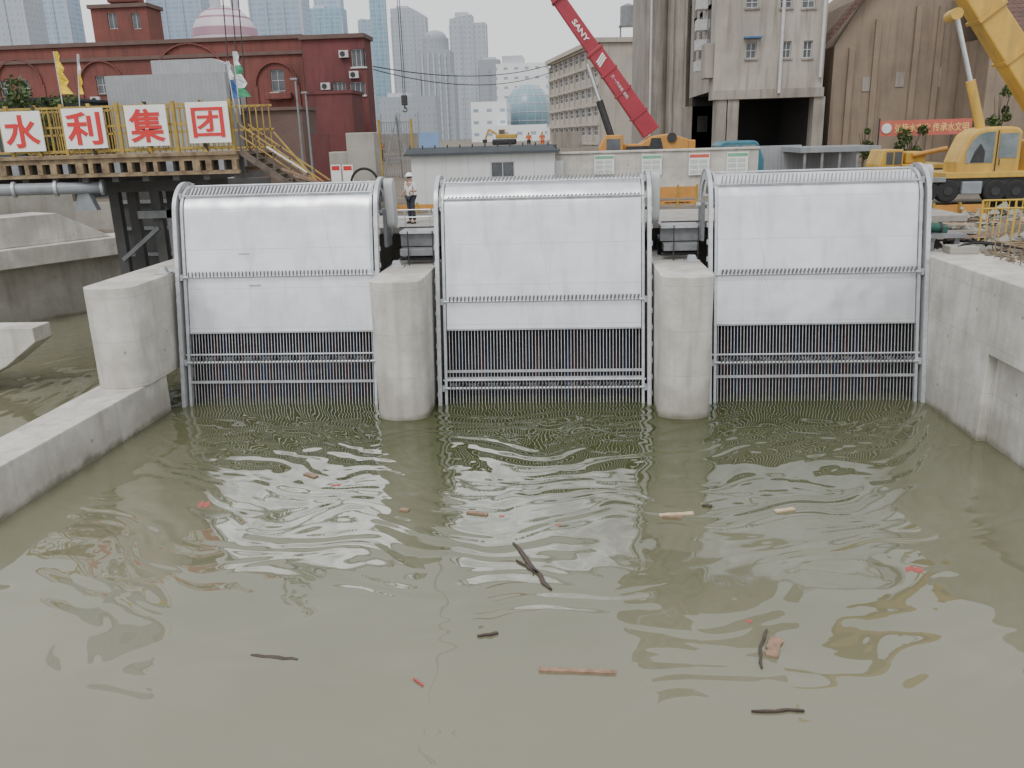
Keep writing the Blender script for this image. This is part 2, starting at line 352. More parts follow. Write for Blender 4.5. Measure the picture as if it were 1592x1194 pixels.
concw('sloped_buttress','pale concrete upstand with a sloping end on the left bank ledge',
  MB().prism([qa+nn*.1+V((0,0,3.69)),qc+nn*.1+V((0,0,3.69)),qb+nn*.1+V((0,0,5.1)),qa+nn*.1+V((0,0,5.1))],-nn*2.2))
concw('abutment_block','stepped concrete bridge abutment behind the pipe at far left',
  MB().prism([qa-nn*2.6+V((0,0,3.69)),along(185)-nn*2.6+V((0,0,3.69)),along(185)-nn*2.6+V((0,0,6.2)),qa-nn*2.6+V((0,0,6.2))],-nn*2.0),conc_old)
a=P(50,510,Y=1.5)
concw('cantilever_slab','white concrete slab end jutting in at the left edge of the picture',
  MB().prism([(a.x-6,a.y,a.z),(a.x,a.y,a.z),(a.x,a.y,a.z-.5),(a.x-1.2,a.y,a.z-1.35),(a.x-6,a.y,a.z-3.6)],(0,1.0,0)))
# ================= SCREEN MACHINES
AN=math.radians(79); cA,sA=math.cos(AN),math.sin(AN); ZB=6.0; RR=.9
def pp(z,d): return (z/ math.tan(AN)-d*sA, z+d*cA)
cen=(ZB/math.tan(AN)+RR*sA, ZB-RR*cA)
def arc(ph,d):
    a=math.radians(90+79-ph); return (cen[0]+(RR+d)*math.cos(a),cen[1]+(RR+d)*math.sin(a))
def prof(z0,d,end=200,tail=1.1):
    pts=[pp(z0+(ZB-z0)*i/10,d) for i in range(11)]
    if end>0:
        pts+=[arc(ph,d) for ph in [end*i/22 for i in range(1,23)]]
        if tail:
            a=pts[-1];c=pts[-2];l=math.hypot(a[0]-c[0],a[1]-c[1]); pts.append((a[0]+(a[0]-c[0])/l*tail,a[1]+(a[1]-c[1])/l*tail))
    return pts
def band(mb,x0,x1,pi,po):
    n=len(pi); vs=[]
    for (a,c) in zip(pi,po): vs+=[(x0,a[0],a[1]),(x1,a[0],a[1]),(x1,c[0],c[1]),(x0,c[0],c[1])]
    fs=[(0,1,2,3),(4*n-4,4*n-1,4*n-2,4*n-3)]
    for i in range(n-1):
        for k in range(4): fs.append((4*i+k,4*i+(k+1)%4,4*i+4+(k+1)%4,4*i+4+k))
    mb.add(vs,fs); return mb
def zon(px,py):
    d=ray(px,py); k=1/math.tan(AN)
    t=(CAM.z*k-CAM.y)/(d.y-k*d.z); return CAM.z+d.z*t
def machine(xl,xr,zbot,zmid,zr,zpl,phs,label,patches=(),bars=60):
    t=thing('screen_machine',label,'screen machine',((xl+xr)/2,0,0),'rotary rake screen machines across the channel')
    for s,xo in ((1,xl),(-1,xr)):
        a=lambda p,q: (min(xo+s*p,xo+s*q),max(xo+s*p,xo+s*q))
        x0,x1=a(0,.07); f=band(MB(),x0,x1,prof(-1.3,-.12,190,.5),prof(-1.3,.18,190,.5)).build('side_frame',guardm,t,smooth=True)
        x0,x1=a(-.03,.09); band(MB(),x0,x1,prof(-1.3,.18,190,.5),prof(-1.3,.215,190,.5)).build('frame_flange',galvl,f,smooth=True)
        for i in range(12):
            q=pp(.3+i*.5,.1); x0,x1=a(-.07,0); MB().box(x0,x1,q[0]-.05,q[0]+.05,q[1]-.07,q[1]+.07).build('bolt_lug',galv,f)
        x0,x1=a(.17,.25); band(MB(),x0,x1,prof(-1.3,-.05,150,0),prof(-1.3,.09,150,0)).build('chain_guide',galvl,t,smooth=True)
        xx=xl-.12 if s==1 else xr+.02
        MB().box(xx,xx+.1,cen[0]-.35,cen[0]+.4,4.75,cen[1]+.1).build('bearing_support',midst,t)
    xa,xb=xl+.27,xr-.27
    pi=prof(zmid,0,175,0);po=prof(zmid,.025,175,0); cp=band(MB(),xa,xb,pi,po).build('cover_panel',sheet,t,smooth=True)
    band(MB(),xa,xb,[pp(zbot,-.03),pp(zmid+.1,-.03)],[pp(zbot,-.005),pp(zmid+.1,-.005)]).build('cover_panel',sheet,t)
    for x,z in patches:
        q=pp(z,.028); MB().bar((x,q[0],q[1]),(x+.36,q[0],q[1]),.05,.008,(0,-1,0)).build('sheet_patch',galv,cp)
    q=pp(zbot,.0); MB().bar((xa,q[0],q[1]),(xb,q[0],q[1]),.03,.05).build('sheet_edge',galv,t)
    mb=MB(); n=bars
    for i in range(n):
        x=xa+(xb-xa)*(i+.5)/n
        band(mb,x-.009,x+.009,[pp(-1.3,-.09),pp(zbot+.2,-.09)],[pp(-1.3,-.06),pp(zbot+.2,-.06)])
    mb.build('bar_grating',galvl,t)
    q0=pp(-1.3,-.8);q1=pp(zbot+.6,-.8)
    MB().add([(xa,q0[0],q0[1]),(xb,q0[0],q0[1]),(xb,q1[0],q1[1]),(xa,q1[0],q1[1])],[(0,1,2,3)]).build('shade_backing',black,t)  # near-black sheet painted as the shade behind the bars, tinted like rake backs
    for x_ in (xa-.01,xb+.01): MB().add([(x_,q0[0],q0[1]),(x_,q0[0]-.7,q0[1]),(x_,q1[0]-.7,q1[1]),(x_,q1[0],q1[1])],[(0,1,2,3)]).build('side_shade_backing',voidm,t)  # near-black sides continue the painted interior shade
    def rake(cy,cz,tang,outw,teeth=46,tl=.16,up_=.5,out_=.7,r=.042,skew=.03):
        o=MB(); o.tube((xl+.12,cy,cz),(xr-.12,cy,cz),r,10)
        rk=o.build('rake_bar',galvl,t,smooth=True)
        mb=MB(); T=V((0,*tang));O=V((0,*outw)); c=V((0,cy,cz))
        for i in range(teeth):
            x=xa+.05+(xb-xa-.1)*(i+.5)/teeth
            b0=V((x,0,0))+c; tip=b0+T*tl*up_+O*tl*out_+V((skew,0,0))
            mb.bar(b0+O*r*.5,tip,.034,.05)
        mb.build('rake_teeth',midst,rk)
        for xx in (xl+.14,xr-.14): MB().box(xx-.04,xx+.04,cy-.06,cy+.06,cz-.09,cz+.09).build('chain_bracket',galv,rk)
    T=(cA,sA);O=(-sA,cA)
    for z in (zmid,zr): q=pp(z,.13); rake(q[0],q[1],T,O,50,.19,.8,.5)
    q=pp(zr+.24,.06); MB().tube((xl+.12,q[0],q[1]),(xr-.12,q[0],q[1]),.03,8).build('cross_bar',galvl,t,smooth=True)
    for z in zpl:
        q=pp(z,.03); MB().bar((xl+.2,q[0],q[1]),(xr-.2,q[0],q[1]),.05,.075).build('cross_bar',galvl,t)
    for ph,tl in phs:
        q=arc(ph,.09); a=math.radians(169-ph); rake(q[0],q[1],(math.sin(a),-math.cos(a)),(math.cos(a),math.sin(a)),50,tl,1.0,.18,.03,.06)
    g=MB(); x0=xr+.07; pts=[]; ca=V((0,2.15,5.6));cb_=V((0,2.05,6.66)); ra,rb=.30,.23
    ax=(cb_-ca).normalized(); sd_=V((0,-ax.z,ax.y))
    for i in range(11): th=math.pi*i/10; pts.append(cb_+sd_*math.cos(th)*rb+ax*math.sin(th)*rb)
    for i in range(11): th=math.pi*i/10; pts.append(ca-sd_*math.cos(th)*ra-ax*math.sin(th)*ra)
    pts=[V((x0,p.y,p.z)) for p in pts]
    g.prism(pts,(.30,0,0)).build('chain_guard',guardm,t,smooth=True,bevel=.03)
    MB().tube((xl-.25,cen[0],cen[1]),(xr+.3,cen[0],cen[1]),.09,12).build('drive_shaft',galv,t,smooth=True)
    return t
machine(-12.48,-6.0,zon(440,516),zon(440,429),zon(440,562),[zon(440,593)],((34,.28),(95,.08)),'leftmost of the three white rake screen machines, nearest the sign bridge',((-10.5,4.72),(-10.2,3.75)))
machine(-4.17,2.40,zon(845,511),zon(845,467),zon(845,602),[zon(845,576),zon(845,587)],((14,.06),(52,.24)),'middle white rake screen machine between the two round piers, with the lowest bright rakes')
machine(4.17,10.58,zon(1265,503),zon(1265,425),zon(1265,562),[zon(1265,584)],((30,.28),(92,.08)),'rightmost white rake screen machine beside the tall right hand wall')
struct(MB().box(-13.15,12.9,3.6,7.99,4.98,5.17).build('service_deck',conc_old))
for x0,x1,lab in ((-5.55,-4.3,'grey steel walkway bridging the gap between left and middle machines'),(2.85,4.05,'grey steel walkway bridging the gap between middle and right machines')):
    t=thing('steel_walkway',lab,'walkway',((x0+x1)/2,2.6,4.16),'steel walkways between the machines')
    MB().box(x0,x1,2.1,3.3,5.12,5.2).build('deck_plate',galvl,t)
    MB().box(x0,x1,2.25,2.4,4.8,5.118).box(x0,x1,2.25,3.2,4.70,4.8).build('side_beam',midst,t)
    MB().box(x0+.05,x1-.05,1.7,2.2,4.45,4.68).build('cable_tray',midst,t,bevel=.02)
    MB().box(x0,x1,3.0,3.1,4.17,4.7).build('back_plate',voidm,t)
    for xx in (x0+.35,x1-.1): MB().bar((xx,1.6,4.17),(xx,1.6,5.25),.035,.035).build('support_post',darks,t)
    MB().tube((x0,1.9,4.34),(x1,1.9,4.34),.05,8).build('lower_pipe',darks,t)
    MB().tube((x0,2.12,5.32),(x1,2.12,5.32),.025,8).build('kick_rail',darks,t)
zz=4.82
t=thing('drive_unit','green electric drive motor on a steel bracket right of the right machine','motor',(11.2,2,4.3))
MB().tube((10.95,2,zz+.16),(11.35,2,zz+.16),.15,16).build('motor_body',green,t,smooth=True)
MB().box(11.37,11.6,1.9,2.15,zz,zz+.2).build('gearbox',green,t,bevel=.03)
MB().box(10.75,12.0,1.5,2.6,zz-.12,zz-.002).build('bracket_plate',midst,t)
MB().box(10.9,11.1,1.6,2.4,4.3,zz-.12).build('bracket_leg',midst,t); MB().box(11.7,11.85,1.6,2.4,4.3,zz-.12).build('bracket_leg',midst,t)
MB().tube((11.35,2,zz+.16),(11.42,2,zz+.16),.17,16).build('fan_cover',darks,t,smooth=True)
for x,y,lab in ((-5.55,1.3,'small steel lifting bracket on the left pier top'),(3.75,1.3,'small steel lifting bracket on the right pier top'),(-12.9,.5,'small grey bearing block on top of the left wall pier')):
    z=4.16 if x>-10 else 4.2
    tag(MB().prism([(x-.18,y,z),(x+.18,y,z),(x+.1,y,z+.2),(x-.12,y,z+.2)],(0,.2,0)).box(x-.24,x+.24,y-.06,y+.3,z+.003,z+.04).build('lifting_bracket',galv,bevel=.01),lab,'bracket')
# ================= FLOATING DEBRIS
def debris(a,b,wd,m,label,cat='plank',th=.035,name='floating_plank',bend=.0):
    p=P(*a,Z=.0);q=P(*b,Z=.0); mb=MB(); n=7; d=(q-p); s=d.cross(V((0,0,1))).normalized(); vs=[];fs=[]
    j_=.06 if name=='floating_plank' else .35
    for i in range(n+1):
        k=i/n; c=p+d*k+s*math.sin(k*math.pi)*bend+s*random.uniform(-j_,j_)*wd; w_=wd/2*random.uniform(.75,1.15)*(.5 if i in(0,n) and name=='floating_stick' else 1)
        for ss,z in ((-1,-.03),(1,-.03),(1,th),(-1,th)): vs.append(c+s*w_*ss+V((0,0,z)))
    for i in range(n):
        for k in range(4): fs.append((4*i+k,4*i+(k+1)%4,4*i+4+(k+1)%4,4*i+4+k))
    fs+=[(0,1,2,3),(4*n,4*n+3,4*n+2,4*n+1)]
    mb.add(vs,fs)
    if name=='floating_stick' and d.length>1.2:
        c=p+d*.55; e=c+d.normalized()*.28+s*.1; mb.bar(c,e,wd*.35,.02)
    return tag(mb.build(name,m),label,cat)
debris((838,1042),(958,1047),.1,wood,'longest brown plank floating in the lower middle water')
debris((1207,993),(1199,1022),.22,wood,'short pale brown board floating against a dark stick')
debris((1192,980),(1184,1040),.05,woodd,'dark stick floating beside the short brown board',cat='stick',name='floating_stick',bend=.05)
debris((799,845),(856,918),.08,woodd,'long dark driftwood stick lying diagonally near the centre',cat='stick',name='floating_stick')
debris((803,872),(838,893),.05,woodd,'dark twig crossing the diagonal driftwood stick',cat='stick',name='floating_stick')
debris((1025,802),(1078,799),.12,woodl,'pale wooden batten floating in front of the right pier')
debris((1030,804),(1060,806),.05,wood,'thin brown lath just below the pale batten')
debris((1205,796),(1235,792),.12,woodl,'small pale plank floating before the right machine')
debris((726,797),(758,801),.1,wood,'small brown plank floating before the middle machine')
debris((622,793),(636,794),.14,wood,'small square brown wood block floating off the left pier')
debris((475,737),(492,742),.15,wood,'brown wood piece floating nearest the left machine')
debris((742,990),(775,986),.05,woodd,'short dark stick floating above the longest plank',cat='stick',name='floating_stick')
debris((1168,1107),(1250,1106),.045,woodd,'long thin dark stick in the lower right water',cat='stick',name='floating_stick')
debris((390,1018),(463,1026),.08,woodd,'half sunken dark branch in the lower left water',cat='stick',th=.006,name='floating_stick')
debris((643,1056),(658,1067),.03,redx,'tiny thin reddish stick in the lower middle water',cat='stick',name='floating_stick')
debris((1092,786),(1106,788),.1,woodd,'small dark wood chip beside the right pier reflection')
for a,b_,w_,lab in (((308,786),(326,783),.3,'square red scrap floating at left below the left machine'),((515,755),(530,754),.14,'small red scrap right of the brown wood piece'),
   ((1407,884),(1435,888),.2,'bright red scrap floating near the right wall'),((1160,965),(1169,966),.09,'tiny red scrap above the short brown board'),
   ((864,816),(873,816),.08,'tiny red scrap in the middle of the ripples'),((776,803),(784,803),.1,'tiny brown red flake beside the small brown plank')):
    debris(a,b_,w_,redx,lab,cat='scrap',th=.004,name='floating_scrap')
# ================= LEFT SIGN BRIDGE
YB=6.0
x0,x1,zb0,zb1=R(-60,240,372,290,YB)
zd=P(180,240,YB).z; zt=P(180,163,YB).z
t=thing('bridge_deck','rusty yellow steel truss bridge deck at upper left carrying the sign fence','bridge',((x0+x1)/2,YB,zd-.8))
MB().box(x0,x1,YB-.1,YB+4.5,zd-.12,zd).build('deck_plate',rust,t)
for y in (YB,YB+4.2):
    MB().box(x0,x1,y,y+.2,zd-.30,zd-.123).build('girder_chord',rust,t); MB().box(x0,x1,y,y+.2,zd-.80,zd-.66).build('girder_chord',rust,t)
k=int((x1-x0)/.5)
for i in range(k+1):
    x=x0+(x1-x0-.24)*i/k
    MB().box(x,x+random.uniform(.14,.3),YB-.02,YB+.22,zd-.67,zd-.29).build('girder_stiffener',rust if i%4 else midst,t)
MB().box(x0,x1,YB+.5,YB+.6,zd-.8,zd-.2).build('inner_girder',trest,t)
for i in range(9): x=x0+1+(x1-x0-1.3)*i/8; MB().box(x,x+.25,YB+.2,YB+4.1,zd-1.0,zd-.81).build('cross_beam',trest,t)
t=thing('site_fence','yellow steel safety fence with hazard striped posts along the bridge','fence',((x0+x1)/2,YB,zd))
nP=10
for i in range(nP+1):
    x=x0+.05+(x1-x0-.15)*i/nP
    MB().box(x-.06,x+.06,YB-.02,YB+.10,zd,zt+.08).build('fence_post',haz if i%2 else yel,t)
for z in (zd+.15,zd+1.0,zt-.05): MB().box(x0,x1,YB+.02,YB+.07,z-.04,z+.04).build('fence_rail',yel,t)
mb=MB(); n=int((x1-x0)/.19)
for i in range(n): x=x0+(i+.5)*(x1-x0)/n; mb.box(x-.018,x+.018,YB+.03,YB+.06,zd+.1,zt)
mb.build('fence_pickets',yel,t)
mb=MB()
for z in (zd+.1,zd+.8,zt): mb.box(x0,x1,YB+4.2,YB+4.26,z-.04,z+.04)
for i in range(40): x=x0+(i+.5)*(x1-x0)/40; mb.box(x-.02,x+.02,YB+4.2,YB+4.25,zd,zt)
mb.build('rear_railing',yel,t)
for ch,(a,b_,c,d) in zip('水利集团',((2,173,66,236),(99,168,163,231),(196,163,260,227),(291,158,356,222))):
    X0,X1,Z0,Z1=R(a,b_,c,d,YB-.2)
    lab={'水':'leftmost white square sign with a red character on the yellow fence','利':'second white sign from the left with a red character','集':'third white sign from the left with a dense red character','团':'rightmost white sign with a boxed red character beside the flags'}[ch]
    s=thing('character_sign',lab,'sign',((X0+X1)/2,YB-.2,Z0),'white signs on the bridge fence')
    MB().box(X0,X1,YB-.2,YB-.15,Z0,Z1).build('sign_board',whitep,s)
    for xx in (X0+.3,X1-.3): MB().box(xx-.03,xx+.03,YB-.148,YB-.03,Z0+.2,Z1-.2).build('mounting_bracket',darks,s)
    m_=(X1-X0)*(.08 if ch!='团' else .12)
    text(ch,'red_character',redp,s,(X0+m_,YB-.215,Z0+m_),(1,0,0),(0,0,1),X1-X0-2*m_,Z1-Z0-2*m_,.01,.022 if ch!='团' else .013)
X0,X1,_,_=R(185,300,262,410,9)
t=thing('steel_trestle','dark heavy steel support under the bridge left of the left machine','support',((X0+X1)/2,9,0))
for xx in (X0,X1-.4):
    for yy in (8.6,10.0): MB().box(xx,xx+.4,yy,yy+.3,-1,zd-1.02).build('trestle_leg',trest,t)
MB().box(X0-.8,X1+2.2,8.5,10.4,zd-1.5,zd-1.01).build('cap_beam',trest,t)
for z in (2,3.6): MB().bar((X0+.2,8.6,z),(X1-.2,8.6,z+1.3),.12,.16).build('trestle_brace',midst,t)
MB().box(X0-.1,X1+.1,8.5,8.59,2.6,2.9).build('trestle_beam',midst,t)
r_=R(262,300,284,410,8.2)
t=thing('grey_gate_post','grey steel gate guide standing in shadow close behind the left machine','gate',((r_[0]+r_[1])/2,8.2,0))
MB().box(r_[0],r_[0]+.25,8.2,8.5,-.5,5.6).build('guide_post',midst,t); MB().box(r_[0]-1.2,r_[1]+.4,8.2,8.5,5.3,5.6).build('guide_beam',midst,t)
MB().box(r_[0]-1.4,r_[1]+.3,8.25,8.4,2.3,2.5).build('guide_rail',midst,t)
t=thing('dark_infill_gate','large dark steel leaf added to fill the dark space beneath the bridge','gate',(-16.8,12,0))  # gate leaf added as a dark filler for the gloom under the bridge
MB().box(-21.0,-13.6,13,13.3,-1,6.6).build('gate_leaf',trest,t)
for i in range(5): MB().box(-21.0,-13.6,12.8,12.997,.8+i*1.2,.95+i*1.2).build('gate_rib',midst,t)
pa=P(-40,297,5.2);pb=P(163,291,6.6)
t=thing('grey_pipe','large grey pipe running under the bridge at far left','pipe',(pa.x,pa.y,pa.z-.25))
MB().tube(pa,pb,.22,20).build('pipe_barrel',pipeg,t,smooth=True)
for k in (.3,.62,.98): c=pa.lerp(pb,k); e=(pb-pa).normalized()*.05; MB().tube(c-e,c+e,.29,20).build('pipe_flange',galv,t,smooth=True)
c=pa.lerp(pb,.82)
MB().prism([(c.x-.45,c.y,c.z-.85),(c.x+.45,c.y,c.z-.85),(c.x+.2,c.y,c.z-.2),(c.x-.2,c.y,c.z-.2)],(0,.3,0)).build('pipe_saddle',pipeg,t)
MB().tube(c+V((0,0,.2)),c+V((0,0,.55)),.07,10).build('valve_stem',darks,t)
sa=P(372,210,YB+.1);sb=P(505,300,YB+.1)
t=thing('site_stair','steep dark steel site stair with striped handrails descending from the bridge end','stairs',(sb.x,sb.y,sb.z))
wd=V((0,.9,0))
for o_ in (V((0,0,0)),wd):
    MB().bar(sa+o_+V((0,0,-.6)),sb+o_+V((0,0,-.6)),.06,.22).build('stringer',stairm,t)
    h=MB().bar(sa+o_+V((0,0,.4)),sb+o_+V((0,0,.4)),.05,.05).bar(sa+o_+V((0,0,0)),sb+o_+V((0,0,0)),.04,.04).build('handrail',yel,t)
    for i in range(6): c=sa.lerp(sb,i/5)+o_; MB().bar(c+V((0,0,-.6)),c+V((0,0,.42)),.05,.05).build('baluster',stairm,h)
for i in range(11):
    c=sa.lerp(sb,(i+.5)/11)+V((0,0,-.56)); MB().box(c.x-.13,c.x+.13,c.y+.03,c.y+.87,c.z-.02,c.z+.02).build('tread',stairm,t)
for a,b_,c_,d_,lab in ((425,205,500,290,'long dull yellow pole leaning beside the site stair'),(415,228,478,268,'pale board leaning on the foot of the site stair')):
    p=P(a,b_,5.4);q=P(c_,d_,5.4)
    tag(MB().bar(p,q,.07,.05).build('leaning_pole',yel if a==425 else hutw),lab,'pole')
for i in range(5):
    p=P(438+i*9,262+i*5,5.0+i*.3); q=P(520+i*9,292+i*3,5.6+i*.3)
    tag(MB().bar(p,q,.14,.08).build('stacked_timber',(wood,rust,woodl,stairm,rust)[i]),['topmost brown timber piled below the stair','second rusty length in the pile below the stair','pale timber in the pile below the stair','dark bar in the pile below the stair','lowest rusty length in the pile nearest the machine'][i],'timber')
for a,lab in (((515,256,530,284),'left white notice board with red edge by the concrete block'),((533,256,549,284),'right white notice board with red edge by the concrete block')):
    r_=R(*a,9.5); t=thing('notice_board',lab,'notice board',((r_[0]+r_[1])/2,9.5,5.18))
    MB().box(r_[0],r_[1],9.5,9.53,r_[2],r_[3]).build('board',whitep,t); MB().box(r_[0]+.04,r_[1]-.04,9.49,9.499,r_[3]-.22,r_[3]-.05).build('board_heading',redp,t)
    for xx in (r_[0]+.05,r_[1]-.08): MB().box(xx,xx+.03,9.54,9.57,5.18,r_[3]).build('board_leg',darks,t)
c=P(566,270,9); tag(MB().path([c+V((.55*math.cos(a_*.26)*-1,0,.6*math.sin(a_*.26)-.4)) for a_ in range(13)],.05,8).build('black_hose_loop',rubber),'black hose arching over the edge beside the white notices','hose')
c=P(618,232,34); tp=P(616,176,34)
t=thing('drilling_tripod','dark lattice tripod rig below the hanging hook','rig',c)
for dx,dy in ((-1,-.6),(1.0,-.6),(0,1.2)): MB().tube((c.x+dx,34+dy,5.3),(tp.x,34,tp.z),.05,6).build('rig_leg',midst,t)
for k in (.35,.65): z=5.3+(tp.z-5.3)*k; s=(1-k); MB().bar((c.x-s,34-.6*s,z),(c.x+s,34-.6*s,z),.06,.06).build('rig_brace',midst,t)
r_=R(590,190,640,228,36)
t=thing('mesh_fence','dark mesh fence below the hanging hook','fence',((r_[0]+r_[1])/2,36,5.4))
mb=MB()
for i in range(14): x=r_[0]+(r_[1]-r_[0])*i/13; mb.box(x-.02,x+.02,36,36.04,5.4,r_[3])
for i in range(5): z=5.6+(r_[3]-5.6)*i/4; mb.box(r_[0],r_[1],35.98,35.999,z-.03,z+.03)
mb.build('mesh_panel',midst,t)
for x in (r_[0],r_[1]): MB().box(x-.08,x+.08,35.9,36.1,5.3,r_[3]+.2).build('fence_post',yel,t)
def flag(px,pt,pb,cols,label,lean=0,w_=.35,Y=YB+.3):
    a=P(px,pb,Y);b=P(px+lean,pt,Y)
    t=thing('site_flag',label,'flag',a)
    MB().tube(a,b,.02,6).build('flag_pole',galvl,t)
    n=10;mb=[MB() for _ in cols]; H=(b-a).length*.72
    for j in range(n):
        k=j*len(cols)//n
        z0=b.z-H*j/n; z1=b.z-H*(j+1)/n
        f=lambda q:w_*(.35+.65*q/n)*(1+.25*math.sin(q*2.1))
        xs=[(0,0),(f(j)*.5,.08*math.sin(j)),(f(j),.0)]; xs2=[(0,0),(f(j+1)*.5,.08*math.sin(j+1)),(f(j+1),.0)]
        bx0=b.x+(a.x-b.x)*j/n*.72; bx1=b.x+(a.x-b.x)*(j+1)/n*.72
        for i in range(2): mb[k].quad((bx0+xs[i][0],Y+xs[i][1],z0),(bx0+xs[i+1][0],Y+xs[i+1][1],z0),(bx1+xs2[i+1][0],Y+xs2[i+1][1],z1),(bx1+xs2[i][0],Y+xs2[i][1],z1))
    for q,c in zip(mb,cols):
        if q.v: q.build('flag_cloth',c,t)
flag(99,80,172,[flagy],'large yellow flag hanging limp above the second sign',-16,.4)
flag(124,84,170,[flagw,flagy],'narrow white and yellow flag right of the large yellow flag',-4,.16)
flag(366,95,175,[flagw,flagb],'white and blue flag left of the green one at the fence end',-14,.25)
flag(374,80,178,[flagw,flagg,flagw,flagg],'white and green flag at the right end of the sign fence',-12,.4)
# ================= BUILDINGS
def facade(mb,x0,x1,z0,z1,y,holes,rev=.25,depth=10):
    xs=sorted({x0,x1,*[h[0] for h in holes],*[h[1] for h in holes]}); zs=sorted({z0,z1,*[h[2] for h in holes],*[h[3] for h in holes]})
    for i in range(len(xs)-1):
        for j in range(len(zs)-1):
            cx=(xs[i]+xs[i+1])/2;cz=(zs[j]+zs[j+1])/2
            if any(h[0]<cx<h[1] and h[2]<cz<h[3] for h in holes): continue
            mb.quad((xs[i],y,zs[j]),(xs[i+1],y,zs[j]),(xs[i+1],y,zs[j+1]),(xs[i],y,zs[j+1]))
    for a,b,c,d in holes:
        e=y+rev
        mb.quad((a,y,c),(a,e,c),(a,e,d),(a,y,d)).quad((b,y,c),(b,e,c),(b,e,d),(b,y,d)).quad((a,y,c),(b,y,c),(b,e,c),(a,e,c)).quad((a,y,d),(b,y,d),(b,e,d),(a,e,d))
    e=y+depth
    mb.quad((x0,y,z0),(x0,e,z0),(x0,e,z1),(x0,y,z1)).quad((x1,y,z0),(x1,e,z0),(x1,e,z1),(x1,y,z1)).quad((x0,y,z1),(x1,y,z1),(x1,e,z1),(x0,e,z1)).quad((x0,e,z0),(x1,e,z0),(x1,e,z1),(x0,e,z1))
def window(t,h,y,rev=.25,mull=(2,1),fm=frw,gm_=glass,local=False,sill=None,fw_=.06):
    a,b,c,d=h; mb=MB(); e=y+rev-.09
    mb.box(a+.003,a+fw_,e,e+.08,c+.003,d-.003).box(b-fw_,b-.003,e,e+.08,c+.003,d-.003).box(a+fw_,b-fw_,e,e+.08,c+.003,c+fw_).box(a+fw_,b-fw_,e,e+.08,d-fw_,d-.003)
    for i in range(1,mull[0]): x=a+(b-a)*i/mull[0]; mb.box(x-fw_*.4,x+fw_*.4,e+.005,e+.07,c+fw_,d-fw_)
    for i in range(1,mull[1]): z=c+(d-c)*i/mull[1]; mb.box(a+fw_,b-fw_,e+.01,e+.065,z-fw_*.4,z+fw_*.4)
    w_=mb.build('window',fm,t,local=local)
    MB().quad((a,y+rev-.04,c),(b,y+rev-.04,c),(b,y+rev-.04,d),(a,y+rev-.04,d)).build('pane',gm_,w_,local=local)
    if sill: MB().box(a-.1,b+.1,y-.1,y-.003,c-.12,c-.003).build('sill',sill,w_,local=local)
    return w_
def building(name,label,rect,Y,depth,m,wins=(),z0=5.18,cat='building',mull=(2,1),fm=frw,sill=None,rev=.25,cornice=None):
    X0,X1,Z0,Z1=R(*rect,Y)
    t=thing(name,label,cat,((X0+X1)/2,Y,z0)); mb=MB(); holes=[]
    for w_ in wins:
        a,b,c,d=R(*w_,Y); holes.append((a,b,c,d))
    facade(mb,X0,X1,z0,Z1,Y,holes,rev,depth); mb.build('wall',m,t,recalc=False)
    for h in holes: window(t,h,Y,rev,mull,fm,sill=sill)
    if cornice: MB().box(X0-.2,X1+.2,Y-.25,Y+depth+.2,Z1+.003,Z1+.35).build('cornice',cornice,t)
    return t,(X0,X1,Z0,Z1)
rw=[(421,108,442,142),(150,118,168,146),(0,125,18,150),(28,125,46,150)]
t,r_=building('red_brick_building','long red brick building with arched bays behind the sign bridge',(-60,70,476,240),55,6,brickm,rw,cornice=trimm,sill=trimm,mull=(2,2),z0=6.4)
for cx_,rad in ((32,36),(160,34),(300,58),(431,32)):
    c0=P(cx_,132,55); ra=rad/1300*80
    mb=MB(); n=16
    for i in range(n):
        a0=math.pi*i/n;a1=math.pi*(i+1)/n
        mb.bar((c0.x+math.cos(a0)*ra,54.93,c0.z+math.sin(a0)*ra),(c0.x+math.cos(a1)*ra,54.93,c0.z+math.sin(a1)*ra),.12,.3,(0,1,0))
    for s in (-1,1): mb.box(c0.x+s*ra-.14,c0.x+s*ra+.14,54.86,54.99,6.4,c0.z)
    mb.build('arch_moulding',brickm,t)
X0,X1,Z0,Z1=r_; z=P(300,90,55).z
MB().box(X0-.1,X1+.1,54.8,54.98,z,z+.3).build('string_course',trimm,t)
building('red_brick_tower','square red brick tower with stepped top above the red building',(145,12,232,80),60,3,brickm,[(205,20,218,45),(168,20,182,45)],cornice=trimm,z0=6.7)
X0,X1,Z0,Z1=R(160,-70,206,11,60.6); tag(MB().box(X0,X1,60.6,62.6,Z0+.4,Z1).build('tower_turret',brickm,bevel=.2),'narrower upper stage of the red brick tower','tower')
t,r_=building('maroon_block','maroon rendered block with small windows and air conditioners right of the red building',(477,60,570,240),50,3.0,brickd,[(546,76,568,104),(518,127,538,148),(544,127,568,148)],mull=(3,1),cornice=trimm,sill=frw,z0=6.2)
X0,X1,Z0,Z1=R(478,146,550,240,44)
tag(MB().box(X0,X1,44,47.7,5.9,Z1).box(X0-.1,X1+.1,43.9,47.8,Z1+.003,Z1+.25).build('maroon_annex',brickd),'low maroon flat roofed annex in front of the maroon block','building')
def aircon(px,py,Y,label,s=.9):
    c=P(px,py,Y); t=thing('air_conditioner',label,'air conditioner',c,'wall mounted air conditioners')
    MB().box(c.x-s/2,c.x+s/2,Y-.38,Y-.02,c.z,c.z+s*.72).build('casing',frw,t,bevel=.02)
    MB().tube((c.x-.08,Y-.385,c.z+s*.36),(c.x-.08,Y-.40,c.z+s*.36),s*.28,16).build('fan_grille',darks,t)
